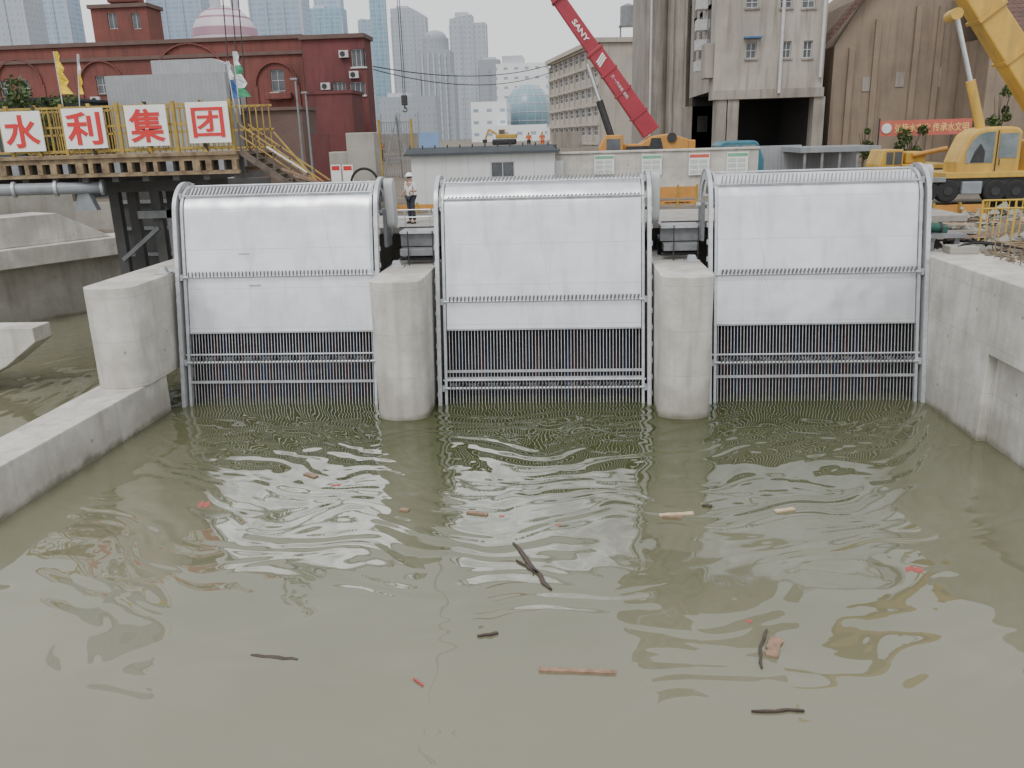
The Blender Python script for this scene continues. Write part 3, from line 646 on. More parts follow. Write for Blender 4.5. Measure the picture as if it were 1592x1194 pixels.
for px,py,lab in ((536,90,'air conditioner under the roof of the maroon block'),(508,140,'air conditioner left of the lower maroon windows'),(552,122,'air conditioner above the right maroon block window')): aircon(px,py,50,lab,.8)
aircon(152,162,55,'air conditioner under the arched window behind the yellow flag')
aircon(430,155,55,'air conditioner under the right arched window')
r_=R(412,144,452,154,54.2); tag(MB().box(r_[0],r_[1],54.2,54.85,r_[2],r_[3]).build('window_balcony',brickm,bevel=.05),'projecting brick balcony under the right arched window','balcony')
X0,X1,Z0,Z1=R(165,115,352,165,28)
t=thing('grey_shed','grey corrugated shed with a taller box behind the sign fence','shed',((X0+X1)/2,28,5.18))
MB().box(X0,X1,28,31,5.18,Z1).build('lower_wall',greyp,t)
a=R(235,92,350,115,29.5); MB().prism([(a[0],29.5,Z1+.003),(a[1],29.5,Z1+.003),(a[1],29.5,a[3]-.35),(a[1]-.8,29.5,a[3]),(a[0],29.5,a[3])],(0,1.4,0)).build('upper_wall',greyp,t)
X0,X1,Z0,Z1=R(-60,158,95,200,24)
tag(MB().box(X0,X1,24,30,5.18,Z1).box(X0-.2,X1+.2,23.8,30.2,Z1+.003,Z1+.15).build('low_shed',roofd),'low dark roofed shed behind the left end of the fence','shed')
X0,X1,Z0,Z1=R(378,172,472,240,30)
tag(MB().box(X0,X1,30,33,5.18,Z1).box(X0-.1,X1+.1,29.8,33.2,Z1+.003,Z1+.2).build('dark_shed',trimm),'dark brown low shed beside the site stair','shed')
X0,X1,Z0,Z1=R(540,206,584,290,12); X2,_,_,Z2=R(512,236,540,290,12)
tag(MB().box(X0,X1,12,13,5.18,Z1).box(X2,X0,12.1,13,5.18,Z2).build('stepped_concrete_block',conc_old,bevel=.04),'stepped grey concrete block left of the site hut','block')
X0,X1,Z0,Z1=R(486,208,512,250,16)
tag(MB().box(X0,X1,16,16.2,5.18,Z1).build('small_red_wall',brickd),'small dark red hoarding panel left of the concrete block','hoarding')
X0,X1,Z0,Z1=R(640,240,862,300,12)
t=thing('site_hut','low white prefabricated site hut with a dark flat roof behind the machines','hut',((X0+X1)/2,12,5.18))
h=R(763,251,800,276,12); mb=MB(); facade(mb,X0,X1,5.18,Z1,12,[h],.1,4); mb.build('wall',hutw,t,recalc=False)
window(t,h,12,.1,(2,1),frw,glass,fw_=.04)
rz=P(750,228,12).z
MB().prism([(X0-.25,11.7,Z1+.003),(X0-.1,11.9,rz+.02),(X1-.1,11.9,rz+.02),(X1+.2,11.7,Z1+.003)],(0,.01,0)).box(X0-.25,X1+.2,11.7,16.3,Z1+.004,Z1+.1).box(X0-.1,X1+.05,12.2,16,Z1+.1,rz).build('roof',roofd,t)
for i in range(12): x=X0+i*(X1-X0)/11.5; MB().tube((x,11.9,Z1+.12),(x+.02,11.9,rz+.12),.03,6).build('roof_upstand',darks,t)
X0,X1,Z0,Z1=R(855,250,876,300,13)
tag(MB().box(X0,X1,13,13.1,5.18,Z1).build('small_notice',hutw),'narrow pale panel closing the gap right of the hut','panel')
X0,X1,Z0,Z1=R(858,236,1178,300,14.5)
tag(MB().box(X0,X1,14.5,14.9,5.18,Z1).box(X0-.05,X1+.05,14.42,14.98,Z1+.003,Z1+.1).build('site_wall',conc,bevel=.02),'pale site wall carrying four posters behind the right gap','wall')
for (a,b_,c,d),hd,lab in (((924,241,955,271),posterg,'leftmost green headed poster on the site wall'),((998,240,1029,272),posterg,'second green headed poster on the site wall'),((1071,238,1103,272),posterr,'red headed poster on the site wall'),((1130,236,1163,270),posterg,'rightmost green headed poster on the site wall')):
    r_=R(a,b_,c,d,14.38); t=thing('notice_poster',lab,'poster',((r_[0]+r_[1])/2,14.38,r_[2]),'posters on the site wall')
    MB().box(r_[0],r_[1],14.38,14.41,r_[2],r_[3]).build('poster_sheet',whitep,t)
    hh=r_[3]-r_[2]; MB().box(r_[0]+.03,r_[1]-.03,14.37,14.379,r_[3]-.2*hh,r_[3]-.05*hh).build('poster_header',hd,t)
    for i in range(3):
        for j in range(2):
            xx=r_[0]+.06+j*(r_[1]-r_[0]-.1)/2; zz=r_[2]+.06+i*hh*.24; MB().box(xx,xx+(r_[1]-r_[0])*.38,14.37,14.379,zz,zz+hh*.17).build('poster_print',posterc,t)
def barrier(rect,Y,label,txt=None,zb=5.18):
    X0,X1,Z0,Z1=R(*rect,Y); t=thing('site_barrier',label,'barrier',((X0+X1)/2,Y,zb),'orange site barriers')
    MB().box(X0,X1,Y,Y+.08,zb+.12,Z1).build('barrier_panel',orange,t)
    k=max(2,int((X1-X0)/1.2))
    for i in range(k+1): x=X0+(X1-X0)*i/k; MB().box(x-.04,x+.04,Y-.05,Y+.12,zb,Z1+.08).build('barrier_post',yel,t)
    if txt:
        w_=(X1-X0)*.7; text(txt,'barrier_lettering',darks,t,(X0+(X1-X0)*.15,Y-.012,Z1-(Z1-5.3)*.62),(1,0,0),(0,0,1),w_,(Z1-5.3)*.36)
barrier((618,318,680,345),9.5,'orange barrier behind the worker in the white shirt')
barrier((1024,312,1082,334),9,'orange barrier with dark lettering behind the right gap','文明施工')
barrier((1024,290,1084,303),12.5,'plain orange barrier panel behind the lettered one')
Bp=P(933,200,75);Ap=P(857,200,103)
d=V((Bp.x-Ap.x,Bp.y-Ap.y,0)); Lf=d.length; ang=math.atan2(d.y,d.x)
t=thing('slab_office','beige five storey office block with rows of windows between fins behind the red crane','building',(Ap.x,Ap.y,6.7),rz=ang)
zt_=P(933,66,75).z-6.7; mb=MB(); holes=[]
nc,nf=9,5; fh=zt_/nf*.96
for i in range(nc):
    for j in range(nf): holes.append((Lf*(i+.08)/nc,Lf*(i+.92)/nc,.3+j*fh+.42*fh,.3+j*fh+.93*fh))
facade(mb,0,Lf,0,zt_,0,holes,.12,16); mb.build('wall',beigel,t,local=True,recalc=False)
for h in holes: window(t,h,0,.12,(1,2),frw,glass,local=True,fw_=.1)
for i in range(nc+1): x=Lf*i/nc; MB().box(x-.12,x+.12,-.2,-.003,0,zt_-.4).build('facade_fin',beigel,t,local=True)
for j in range(nf+1): z=.3+j*fh; MB().box(-.1,Lf+.1,-.32,-.21,z-.1,z+.22).build('floor_band',beigel,t,local=True)
MB().box(-.3,Lf+.3,-.7,16.3,zt_+.003,zt_+.5).build('parapet',beigel,t,local=True)
c=P(976,62,78)
t=thing('water_tank','cylindrical rooftop water tank on a steel frame above the beige office','tank',(c.x,78,c.z-3))
r0=P(964,30,78).x;r1=P(988,30,78).x;ztk=P(976,10,78).z;zbk=P(976,40,78).z
MB().tube(((r0+r1)/2,78,zbk),((r0+r1)/2,78,ztk),(r1-r0)/2,20).tube(((r0+r1)/2,78,ztk),((r0+r1)/2,78,ztk+.3),(r1-r0)/2,20,.2).build('tank_body',midst,t,smooth=True)
for sx in (-1,1):
    for sy in (-1,1): xx=(r0+r1)/2+sx*.8; MB().box(xx-.06,xx+.06,78+sy*.6-.06,78+sy*.6+.06,c.z-3,zbk).build('leg',midst,t)
MB().box((r0+r1)/2-1,(r0+r1)/2+1,77.2,78.8,zbk-.1,zbk).build('platform',midst,t)
wn_=[(1160,66,1176,91),(1216,64,1230,90),(1249,63,1263,90),(1160,-6,1180,12),(1214,-8,1232,12),(1248,-10,1268,12),(1160,-80,1180,-58),(1214,-80,1232,-58)]
zb=P(1200,138,36).z
t,r_=building('industrial_tower','tall grimy beige industrial block with dark open bays at its foot',(1112,-420,1284,138),36,12,beige,wn_,mull=(2,2),sill=beiged,z0=zb)
X0,X1,Z0,Z1=r_
for a in (1112,1131,1264):
    xx=P(a,180,36).x; MB().box(xx,xx+.75,36.05,37.2,5.18,zb-.6).build('bay_column',beiged,t)
MB().box(X0-.1,X1+.1,35.9,37.3,zb-.6,zb-.003).build('bay_beam',beiged,t)
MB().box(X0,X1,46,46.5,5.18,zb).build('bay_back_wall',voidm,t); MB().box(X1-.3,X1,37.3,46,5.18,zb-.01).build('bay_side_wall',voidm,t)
cc=P(1168,60,36); MB().box(cc.x-.5,cc.x+.65,35.5,35.97,cc.z,cc.z+.1).build('window_canopy',blue,t)
for a,b_,c_ in ((1210,-90,145),(1274,-90,120)):
    p=P(a,b_,35.8);q=P(a+1,c_,35.8); MB().tube((q.x,35.8,p.z),(q.x,35.8,q.z),.11,8).build('downpipe',frw,t,smooth=True)
p=P(1120,70,35.7); MB().box(X0-.6,X0-.02,36.3,38,p.z-2,p.z+.2).build('side_hopper',beiged,t)
for zz in (48,85,20,-12):
    q=P(1096,zz,40).z
    for yy in (38,42,45): MB().box(X0-.06,X0-.003,yy,yy+1.1,q,q+1.5).build('side_window',glass,t)
for py in (30,62,96,-4): c=P(1100,py,38); MB().box(X0-.75,X0-.02,39.6,40.6,c.z-.5,c.z+.2).build('wall_air_conditioner',frw,t)
t2,r2_=building('silo_tower','stained concrete silo tower left of the industrial block',(1002,-560,1104,240),50,14,beiged,[],z0=6.2)
Xa,Xb=r2_[0],r2_[1]
for k in range(3):
    cx_=Xa+1+(Xb-Xa-1.6)*k/2.; MB().tube((cx_,50.2,6.2),(cx_,50.2,r2_[3]-.5),.9,20).build('silo_rib',beige if k%2 else beiged,t2,smooth=True)
for px in (1012,1046,1066):
    p=P(px,100,48.9); MB().tube((p.x,48.95,6.2),(p.x,48.95,r2_[3]-1),.1,8).build('downpipe',frw if px==1012 else beiged,t2,smooth=True)
for zz in range(10): q=P(1085,10+zz*20,49.4); MB().box(q.x-.5,q.x+.5,49.1,49.9,q.z,q.z+.1).build('pipe_bracket',darks,t2)
t,_=building('low_grey_building','low grey lean-to between the silo tower and industrial block',(1068,165,1114,240),46,4,beiged,[(1084,180,1100,205)],z0=6,mull=(2,1))
YG=38
pts=[P(1285,240,YG),P(1284,72,YG),P(1350,-10,YG),P(1480,-110,YG),P(1720,-110,YG),P(1720,240,YG)]
prf=[(p.x,YG,p.z) for p in pts]; prf[0]=(prf[0][0],YG,5.18); prf[-1]=(prf[-1][0],YG,5.18); prf[1]=(prf[0][0],YG,prf[1][2])
t=thing('brown_warehouse','large brown gabled warehouse with wall piers at upper right','building',(prf[0][0],YG,5.18))
MB().prism(prf,(0,18,0)).build('wall',brownw,t)
for a,b_ in zip(pts[1:3],pts[2:4]): MB().bar((a.x-.3,YG-.3,a.z+.2),(b_.x,YG-.3,b_.z+.35),.9,.3).build('verge_trim',tile,t)
for px in (1308,1345,1404,1438,1530):
    a=P(px,235,YG-.2);zt2=P(px,{1308:75,1345:30,1404:10,1438:10,1530:20}[px],YG).z; MB().box(a.x,a.x+.4,YG-.22,YG-.003,5.18,zt2).build('wall_pilaster',brownw,t,bevel=.03)
for a,b_,c_,d_ in ((1392,112,1405,135),(1340,120,1352,142),(1412,122,1422,142),(1450,105,1462,136)):
    r_=R(a,b_,c_,d_,YG); MB().box(r_[0],r_[1],YG-.06,YG-.003,r_[2],r_[3]).build('bricked_window',beiged,t)
t=thing('tiled_annex','dark tiled roof annex behind the yellow crane boom','building',(P(1560,200,33).x,33,5.18))
xr0=P(1545,60,33).x; ze=P(1570,52,33).z
MB().box(xr0,xr0+16,33.2,37.4,5.18,ze-.1).build('wall',brownw,t)
MB().prism([(xr0-.6,32.6,ze-.1),(xr0-.6,37.3,ze+3.6),(xr0-.6,37.3,ze+3.3),(xr0-.6,32.6,ze-.35)],(17,0,0)).build('roof',tile,t)
X0,X1,Z0,Z1=R(1368,186,1511,210,31)
t=thing('red_banner','long red banner with yellow lettering strung before the brown warehouse','banner',((X0+X1)/2,31,Z0))
MB().box(X0,X1,31,31.03,Z0,Z1).build('banner_cloth',bannerr,t)
MB().tube((X0+.4,30.99,(Z0+Z1)/2),(X0+.4,30.95,(Z0+Z1)/2),.3,16).build('banner_emblem',flagw,t)
text('弘扬水文化 传承水文明','banner_lettering',bannery,t,(X0+.9,30.985,Z0+.2),(1,0,0),(0,0,1),X1-X0-1.1,Z1-Z0-.4,.005,.006)
for xx in (X0-.05,X1+.05): MB().tube((xx,31,5.18),(xx,31,Z1+.15),.05,8).build('banner_post',darks,t)
X0,X1,Z0,Z1=R(1178,226,1245,262,24); tag(MB().box(X0,X1,24,24.1,5.18,Z1).build('sheet_hoarding',greyp),'grey corrugated hoarding right of the blue truck','hoarding')
X0,X1,Z0,Z1=R(1245,228,1370,236,20)
t=thing('open_shelter','low grey roofed shelter left of the yellow cranes','shelter',((X0+X1)/2,20,5.18))
MB().box(X0,X1,20,24,Z0,Z1).build('roof',pipeg,t)
for k in range(5): xx=X0+.2+(X1-X0-.5)*k/4; MB().box(xx,xx+.12,20.1,20.2,5.18,Z0-.003).build('post',midst,t)
MB().box(X0,X1,23.7,23.9,5.18,Z0-.003).build('back_panel',greyp,t)
# ================= FAR SKYLINE
far='distant hazy city towers'
sky_=[((-40,-900,45,70),700,hz_grey,'palest grey tower at the far left edge of the skyline'),((48,-500,112,75),900,hz_blue,'pale blue grey tower left of the brick tower'),  # both left towers stretched far above the frame to darken the water's reflections
((230,-60,312,90),1000,hz_blue,'broad hazy blue tower right of the brick tower'),((388,-60,468,90),900,hz_blue,'hazy blue tower right of the pink globe'),
((480,12,533,80),1100,hz_teal,'blue green tower above the maroon block roof'),((486,-60,526,12),1110,hz_blue,'upper shaft above the blue green tower'),
((562,30,580,190),1100,hz_blue,'slim pale tower left of the teal tower'),((580,-10,603,190),1050,hz_teal,'narrow teal glass tower behind the hanging hook'),
((612,12,664,190),1000,hz_grey,'wide grey banded tower right of the hanging hook cable'),((702,22,757,200),900,hz_grey,'tall pale grey slab tower right of the domed tower'),
((745,92,798,215),800,hz_dk,'mid height grey block behind the white blocks'),((590,150,678,215),500,hz_dk,'low hazy blocks behind the hanging hook')]
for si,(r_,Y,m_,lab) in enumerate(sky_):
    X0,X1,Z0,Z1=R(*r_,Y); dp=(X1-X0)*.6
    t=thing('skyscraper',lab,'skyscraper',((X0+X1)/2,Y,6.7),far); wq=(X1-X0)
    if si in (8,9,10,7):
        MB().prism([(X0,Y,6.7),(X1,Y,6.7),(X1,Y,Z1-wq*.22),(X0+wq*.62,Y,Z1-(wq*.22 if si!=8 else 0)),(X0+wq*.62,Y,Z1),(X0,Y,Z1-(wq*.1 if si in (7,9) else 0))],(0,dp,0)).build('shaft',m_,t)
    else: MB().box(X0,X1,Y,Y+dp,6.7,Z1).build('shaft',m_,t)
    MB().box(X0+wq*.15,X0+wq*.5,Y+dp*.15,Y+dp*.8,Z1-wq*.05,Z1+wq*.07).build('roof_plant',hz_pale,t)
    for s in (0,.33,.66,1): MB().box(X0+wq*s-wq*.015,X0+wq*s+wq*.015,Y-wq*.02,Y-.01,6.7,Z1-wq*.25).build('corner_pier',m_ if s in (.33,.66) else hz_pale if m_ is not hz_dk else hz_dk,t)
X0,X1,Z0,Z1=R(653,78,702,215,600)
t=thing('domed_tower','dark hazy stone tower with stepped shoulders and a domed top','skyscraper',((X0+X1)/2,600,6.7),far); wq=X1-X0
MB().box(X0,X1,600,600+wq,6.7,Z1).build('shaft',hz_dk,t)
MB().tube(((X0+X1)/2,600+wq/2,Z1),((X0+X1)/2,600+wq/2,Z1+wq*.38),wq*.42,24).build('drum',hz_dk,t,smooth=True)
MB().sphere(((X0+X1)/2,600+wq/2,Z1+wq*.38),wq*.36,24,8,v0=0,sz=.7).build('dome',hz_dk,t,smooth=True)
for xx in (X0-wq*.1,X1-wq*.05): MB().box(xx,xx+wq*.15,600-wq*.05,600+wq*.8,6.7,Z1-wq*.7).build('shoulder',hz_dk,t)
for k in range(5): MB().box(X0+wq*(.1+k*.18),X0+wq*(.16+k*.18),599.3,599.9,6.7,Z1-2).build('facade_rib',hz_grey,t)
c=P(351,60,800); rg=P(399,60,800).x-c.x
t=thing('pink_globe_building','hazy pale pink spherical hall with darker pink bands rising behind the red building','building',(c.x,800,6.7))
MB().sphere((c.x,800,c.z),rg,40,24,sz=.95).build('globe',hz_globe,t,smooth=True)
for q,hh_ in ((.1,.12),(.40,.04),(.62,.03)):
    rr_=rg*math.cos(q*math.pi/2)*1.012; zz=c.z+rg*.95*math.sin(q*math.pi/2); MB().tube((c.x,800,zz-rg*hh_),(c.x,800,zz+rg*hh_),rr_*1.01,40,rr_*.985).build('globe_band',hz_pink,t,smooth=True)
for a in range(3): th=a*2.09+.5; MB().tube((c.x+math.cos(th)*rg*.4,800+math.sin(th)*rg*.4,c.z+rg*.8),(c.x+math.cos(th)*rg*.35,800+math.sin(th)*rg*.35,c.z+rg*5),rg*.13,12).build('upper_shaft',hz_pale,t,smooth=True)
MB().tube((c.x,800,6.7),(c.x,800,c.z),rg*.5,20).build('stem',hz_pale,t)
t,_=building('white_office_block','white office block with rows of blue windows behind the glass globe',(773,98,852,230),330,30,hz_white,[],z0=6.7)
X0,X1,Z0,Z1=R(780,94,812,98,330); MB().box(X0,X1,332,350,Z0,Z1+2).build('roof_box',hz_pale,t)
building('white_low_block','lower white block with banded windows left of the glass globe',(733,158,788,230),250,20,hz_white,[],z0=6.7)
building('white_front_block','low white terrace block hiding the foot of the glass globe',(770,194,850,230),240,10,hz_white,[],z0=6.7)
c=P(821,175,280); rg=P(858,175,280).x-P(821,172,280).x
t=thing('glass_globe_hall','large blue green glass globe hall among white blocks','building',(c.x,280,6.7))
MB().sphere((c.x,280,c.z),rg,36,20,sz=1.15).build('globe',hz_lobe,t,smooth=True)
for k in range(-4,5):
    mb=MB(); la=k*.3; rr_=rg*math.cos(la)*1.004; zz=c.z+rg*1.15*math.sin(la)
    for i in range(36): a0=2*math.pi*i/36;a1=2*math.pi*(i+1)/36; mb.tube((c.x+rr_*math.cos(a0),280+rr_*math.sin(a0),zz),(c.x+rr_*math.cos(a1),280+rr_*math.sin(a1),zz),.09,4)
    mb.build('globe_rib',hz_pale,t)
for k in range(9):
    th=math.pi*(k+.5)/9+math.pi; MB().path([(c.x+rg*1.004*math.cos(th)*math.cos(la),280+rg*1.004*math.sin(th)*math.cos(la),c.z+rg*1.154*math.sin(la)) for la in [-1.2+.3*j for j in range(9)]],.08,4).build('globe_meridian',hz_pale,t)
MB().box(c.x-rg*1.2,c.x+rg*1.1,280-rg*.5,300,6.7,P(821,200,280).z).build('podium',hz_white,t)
for a,lab in (((585,208,650,226),'brown hoarding far behind the hanging hook'),((858,205,905,232),'beige hoarding left of the red crane'),((640,206,682,222),'blue billboard panel beyond the site hut')):
    Yq=70 if a[0]!=640 else 110; X0,X1,Z0,Z1=R(*a,Yq)
    tag(MB().box(X0,X1,Yq,Yq+.3,6.7,Z1).build('distant_hoarding',hz_bluew if a[0]==640 else beiged),lab,'hoarding')
# ================= CRANES
def seg(mb,a,b,w0,w1,dep0,dep1):
    a=V(a);b=V(b); d=(b-a).normalized(); s=d.cross(V((0,1,0))).normalized()
    vs=[]
    for p,w_,dp in ((a,w0,dep0),(b,w1,dep1)):
        vs+=[p-s*w_/2-V((0,dp/2,0)),p+s*w_/2-V((0,dp/2,0)),p+s*w_/2+V((0,dp/2,0)),p-s*w_/2+V((0,dp/2,0))]
    mb.add(vs,[(0,3,2,1),(4,5,6,7),(0,1,5,4),(1,2,6,5),(2,3,7,6),(3,0,4,7)]); return mb
YC=24
t=thing('red_mobile_crane','red telescopic mobile crane with orange base reaching up left','crane',(P(1000,235,YC).x,YC,5.18))
pb_=P(1012,206,YC); pt_=P(866,-4,YC); dd=(pt_-pb_)
p1=pb_+dd*.62
bo=seg(MB(),pb_,p1,1.0,.88,.9,.9).build('boom',redc,t,bevel=.05)
seg(MB(),pb_+dd*.60,pb_+dd*1.02,.76,.70,.7,.7).build('boom_section',redc,bo,bevel=.04)
seg(MB(),pb_+dd*.98,pb_+dd*1.9,.60,.54,.5,.5).build('boom_section',redc,bo,bevel=.04)
s_=dd.normalized().cross(V((0,1,0))).normalized()
for k,w_ in ((.13,1.1),(.3,1.06),(.45,1.0),(.6,.98),(.98,.82)): c=pb_+dd*k; seg(MB(),c,c+dd*.014,w_,w_,1.0,1.0).build('boom_collar',redc,bo)
for k in (.515,.53,.545): c=pb_+dd*k-V((0,.47,0)); MB().bar(c-s_*.28+dd.normalized()*.2,c+s_*.28,.09,.02,(0,1,0)).build('boom_stripe',whitep,bo)
u_=dd.normalized(); axx=-u_; ayy=(V((0,-1,0)).cross(axx)).normalized()
text('SANY','boom_lettering',whitep,t,pb_+dd*.83-V((0,.37,0))-ayy*.14,axx,ayy,1.3,.28,.01,.02)
text('三一汽车起重机','boom_lettering',whitep,t,pb_+dd*.43-V((0,.47,0))-ayy*.08,axx,ayy,1.5,.17,.01,.0)
cb0=P(950,212,YC-.3);cb1=P(913,100,YC-.3);cmid=cb0.lerp(cb1,.5)
cy_=MB().tube(cb0,cmid,.2,14).build('lift_cylinder',darks,t,smooth=True); MB().tube(cmid,cb1,.11,14).build('lift_rod',chrome,cy_,smooth=True)
a=P(930,238,YC);b2=P(1066,238,YC); zt3=P(1000,212,YC).z
MB().prism([(a.x+.2,YC-1,a.z-.4),(b2.x,YC-1,a.z-.4),(b2.x,YC-1,zt3-.2),(b2.x-1,YC-1,zt3+.1),(b2.x-2,YC-1,zt3),(b2.x-2.6,YC-1,zt3-.4),(a.x+1,YC-1,zt3-.35),(a.x+.3,YC-1,zt3-.4)],(0,2,0)).build('superstructure',orange,t,bevel=.05)
cb=MB().prism([(a.x,YC-1.5,a.z-.5),(a.x+1.3,YC-1.5,a.z-.5),(a.x+1.3,YC-1.5,a.z+.95),(a.x+.35,YC-1.5,a.z+.95),(a.x,YC-1.5,a.z+.3)],(0,.9,0)).build('operator_cab',orange,t,bevel=.04)
MB().box(a.x+.4,a.x+1.15,YC-1.52,YC-1.503,a.z+.1,a.z+.75).build('cab_window',glass,cb)
MB().tube((b2.x-.9,YC-1.1,zt3-.1),(b2.x-.9,YC+1.0,zt3-.1),.26,16).build('winch_drum',darks,t,smooth=True)
MB().prism([(b2.x-2.2,YC-1.06,a.z-.1),(b2.x-1.3,YC-1.06,a.z-.1),(b2.x-1.5,YC-1.06,zt3-.1),(b2.x-2.0,YC-1.06,zt3-.1)],(0,.05,0)).build('side_bracket',darks,t)
MB().box(b2.x-.6,b2.x+.4,YC-.9,YC+.9,a.z-.2,zt3-.25).build('counterweight',orange,t,bevel=.05)
MB().box(a.x+1.5,a.x+3.2,YC-1.3,YC-1.01,a.z-.2,zt3-.5).build('engine_grille',darks,t)
MB().box(a.x-2,b2.x+2,YC-1.2,YC+1.2,6.1,a.z-.45).build('chassis',yelc,t,bevel=.05)
for i in range(4):
    for s in (-1,1):
        x=a.x-.8+i*2.6; wl=MB().tube((x,YC+s*1.05,5.72),(x,YC+s*1.4,5.72),.54,20).build('wheel',rubber,t,smooth=True); MB().tube((x,YC+s*1.41,5.72),(x,YC+s*1.43,5.72),.28,16).build('wheel_rim',yelc,wl)
for s in (-1,1): MB().tube((pb_.x-.3,YC+s*.3,zt3+.2),pb_+dd*1.65+V((.4,s*.2,0)),.03,6).build('hoist_rope',darks,t)
YR=7.5
bx=P(1592,280,YR)
t=thing('yellow_mobile_crane','yellow mobile crane with cab and raised boom at the right edge','crane',(bx.x,YR,4.9))
a=P(1668,232,YR+.6);b2=P(1440,-125,YR+.6); bo=seg(MB(),a,b2,1.12,.86,1.0,.8).build('boom',yelc,t,bevel=.06)
dd2=b2-a
seg(MB(),a+dd2*.98,a+dd2*1.35,.7,.6,.6,.5).build('boom_section',yelc,bo,bevel=.05)
for k in (.05,.42,.6): c=a+dd2*k; w_=1.2-.25*k; seg(MB(),c,c+dd2*.012,w_,w_,1.1,1.1).build('boom_collar',yelc,bo)
a=P(1524,198,YR-.2);b2=P(1487,22,YR-.2);c=a.lerp(b2,.42)
cy_=MB().tube(a,c,.16,16).build('lift_cylinder',yelc,t,smooth=True); MB().tube(c,b2,.08,12).build('lift_rod',chrome,cy_,smooth=True)
MB().tube(b2-V((.05,.2,0)),b2+V((.1,.8,0)),.2,12).build('boom_pivot',yelc,t)
X0,X1,Z0,Z1=R(1490,197,1588,272,YR-.8); hX=X1-X0;hZ=Z1-Z0
outl=[(X0+.02*hX,Z0),(X1,Z0),(X1,Z1-.12*hZ),(X1-.06*hX,Z1-.03*hZ),(X1-.2*hX,Z1),(X0+.46*hX,Z1),(X0+.3*hX,Z1-.04*hZ),(X0+.16*hX,Z1-.16*hZ),(X0+.06*hX,Z0+.52*hZ),(X0,Z0+.28*hZ)]
cb=MB().prism([(x,YR-.8,z) for x,z in outl],(0,1.2,0)).build('operator_cab',yelc,t,bevel=.08)
win=[(X0+.13*hX,Z0+.26*hZ),(X0+.56*hX,Z0+.26*hZ),(X0+.56*hX,Z1-.1*hZ),(X0+.46*hX,Z1-.1*hZ),(X0+.32*hX,Z1-.14*hZ),(X0+.22*hX,Z1-.26*hZ),(X0+.13*hX,Z0+.5*hZ)]
MB().prism([(x,YR-.82,z) for x,z in win],(0,.012,0)).build('cab_window',glassb,cb)
MB().prism([(X0+.2*hX,YR-.83,Z0+.27*hZ),(X0+.42*hX,YR-.83,Z0+.27*hZ),(X0+.42*hX,YR-.83,Z0+.5*hZ),(X0+.34*hX,YR-.83,Z0+.66*hZ),(X0+.26*hX,YR-.83,Z0+.5*hZ)],(0,.008,0)).build('cab_seat',darks,cb)
MB().box(X0+.64*hX,X0+.93*hX,YR-.82,YR-.806,Z0+.35*hZ,Z1-.14*hZ).build('cab_window',glassb,cb)
MB().box(X0+.60*hX,X0+.615*hX,YR-.83,YR-.802,Z0+.08*hZ,Z1-.08*hZ).build('door_seam',darks,cb)
MB().tube((X0+.66*hX,YR-.85,Z0+.2*hZ),(X0+.66*hX,YR-.85,Z0+.33*hZ),.02,6).build('door_handle',darks,cb)
r_=R(1425,274,1700,292,YR-.6); MB().box(r_[0],r_[1],YR-.9,YR+1.6,r_[2],r_[3]).build('chassis',darks,t,bevel=.03)
r3=R(1586,215,1760,272,YR); MB().box(r3[0],r3[1],YR-.5,YR+1.3,r3[2],r3[3]).build('superstructure',yelc,t,bevel=.06)
r4=R(1470,266,1700,275,YR-.95); MB().box(r4[0],r4[1],YR-1.0,YR+1.4,r4[2],r4[3]).build('slewing_deck',yelc,t,bevel=.02)
for px in (1440,1472,1545,1577,1640):
    c=P(px,297,YR-.9); wl=MB().tube((c.x,YR-1.0,c.z),(c.x,YR-.6,c.z),.40,22).build('wheel',rubber,t,smooth=True,bevel=.05); MB().tube((c.x,YR-1.03,c.z),(c.x,YR-1.003,c.z),.15,16).build('wheel_rim',darks,wl)
r5=R(1495,282,1526,302,YR-1); MB().box(r5[0],r5[1],YR-1.05,YR-.7,r5[2],r5[3]).build('fuel_tank',pipeg,t,bevel=.04)
r5=R(1420,276,1470,284,YR-1); MB().box(r5[0],r5[1],YR-1.06,YR-.9,r5[2],r5[3]).build('mudguard',midst,t,bevel=.02)
YM=13
X0,X1,Z0,Z1=R(1366,232,1470,292,YM)
t=thing('yellow_site_truck','small yellow machine with a boxy cab left of the yellow crane','vehicle',((X0+X1)/2,YM,5.18))
hX=X1-X0
MB().box(X0+.3*hX,X1,YM,YM+1.8,Z0+.45,Z0+1.0).build('body',yelc,t,bevel=.05)
cb=MB().prism([(X0,YM,Z0+.4),(X0+.36*hX,YM,Z0+.4),(X0+.36*hX,YM,Z1),(X0+.06*hX,YM,Z1),(X0,YM,Z0+1.0)],(0,1.7,0)).build('cab',yelc,t,bevel=.05)
MB().box(X0+.1*hX,X0+.2*hX,YM-.02,YM-.003,Z0+1.0,Z1-.1).build('cab_window',glass,cb); MB().box(X0+.225*hX,X0+.33*hX,YM-.02,YM-.003,Z0+1.0,Z1-.1).build('cab_window',glass,cb)
MB().box(X0+.42*hX,X0+.72*hX,YM+.2,YM+1.5,Z0+1.01,Z0+1.5).build('engine_cover',yelc,t,bevel=.05)
MB().tube((X0+.5*hX,YM+.1,Z0+1.35),(X1,YM+.1,Z0+1.6),.1,10).build('folded_boom',orange,t,smooth=True)
MB().box(X0+.4*hX,X0+.95*hX,YM-.04,YM-.003,Z0+.5,Z0+.8).build('tool_locker',darks,t)
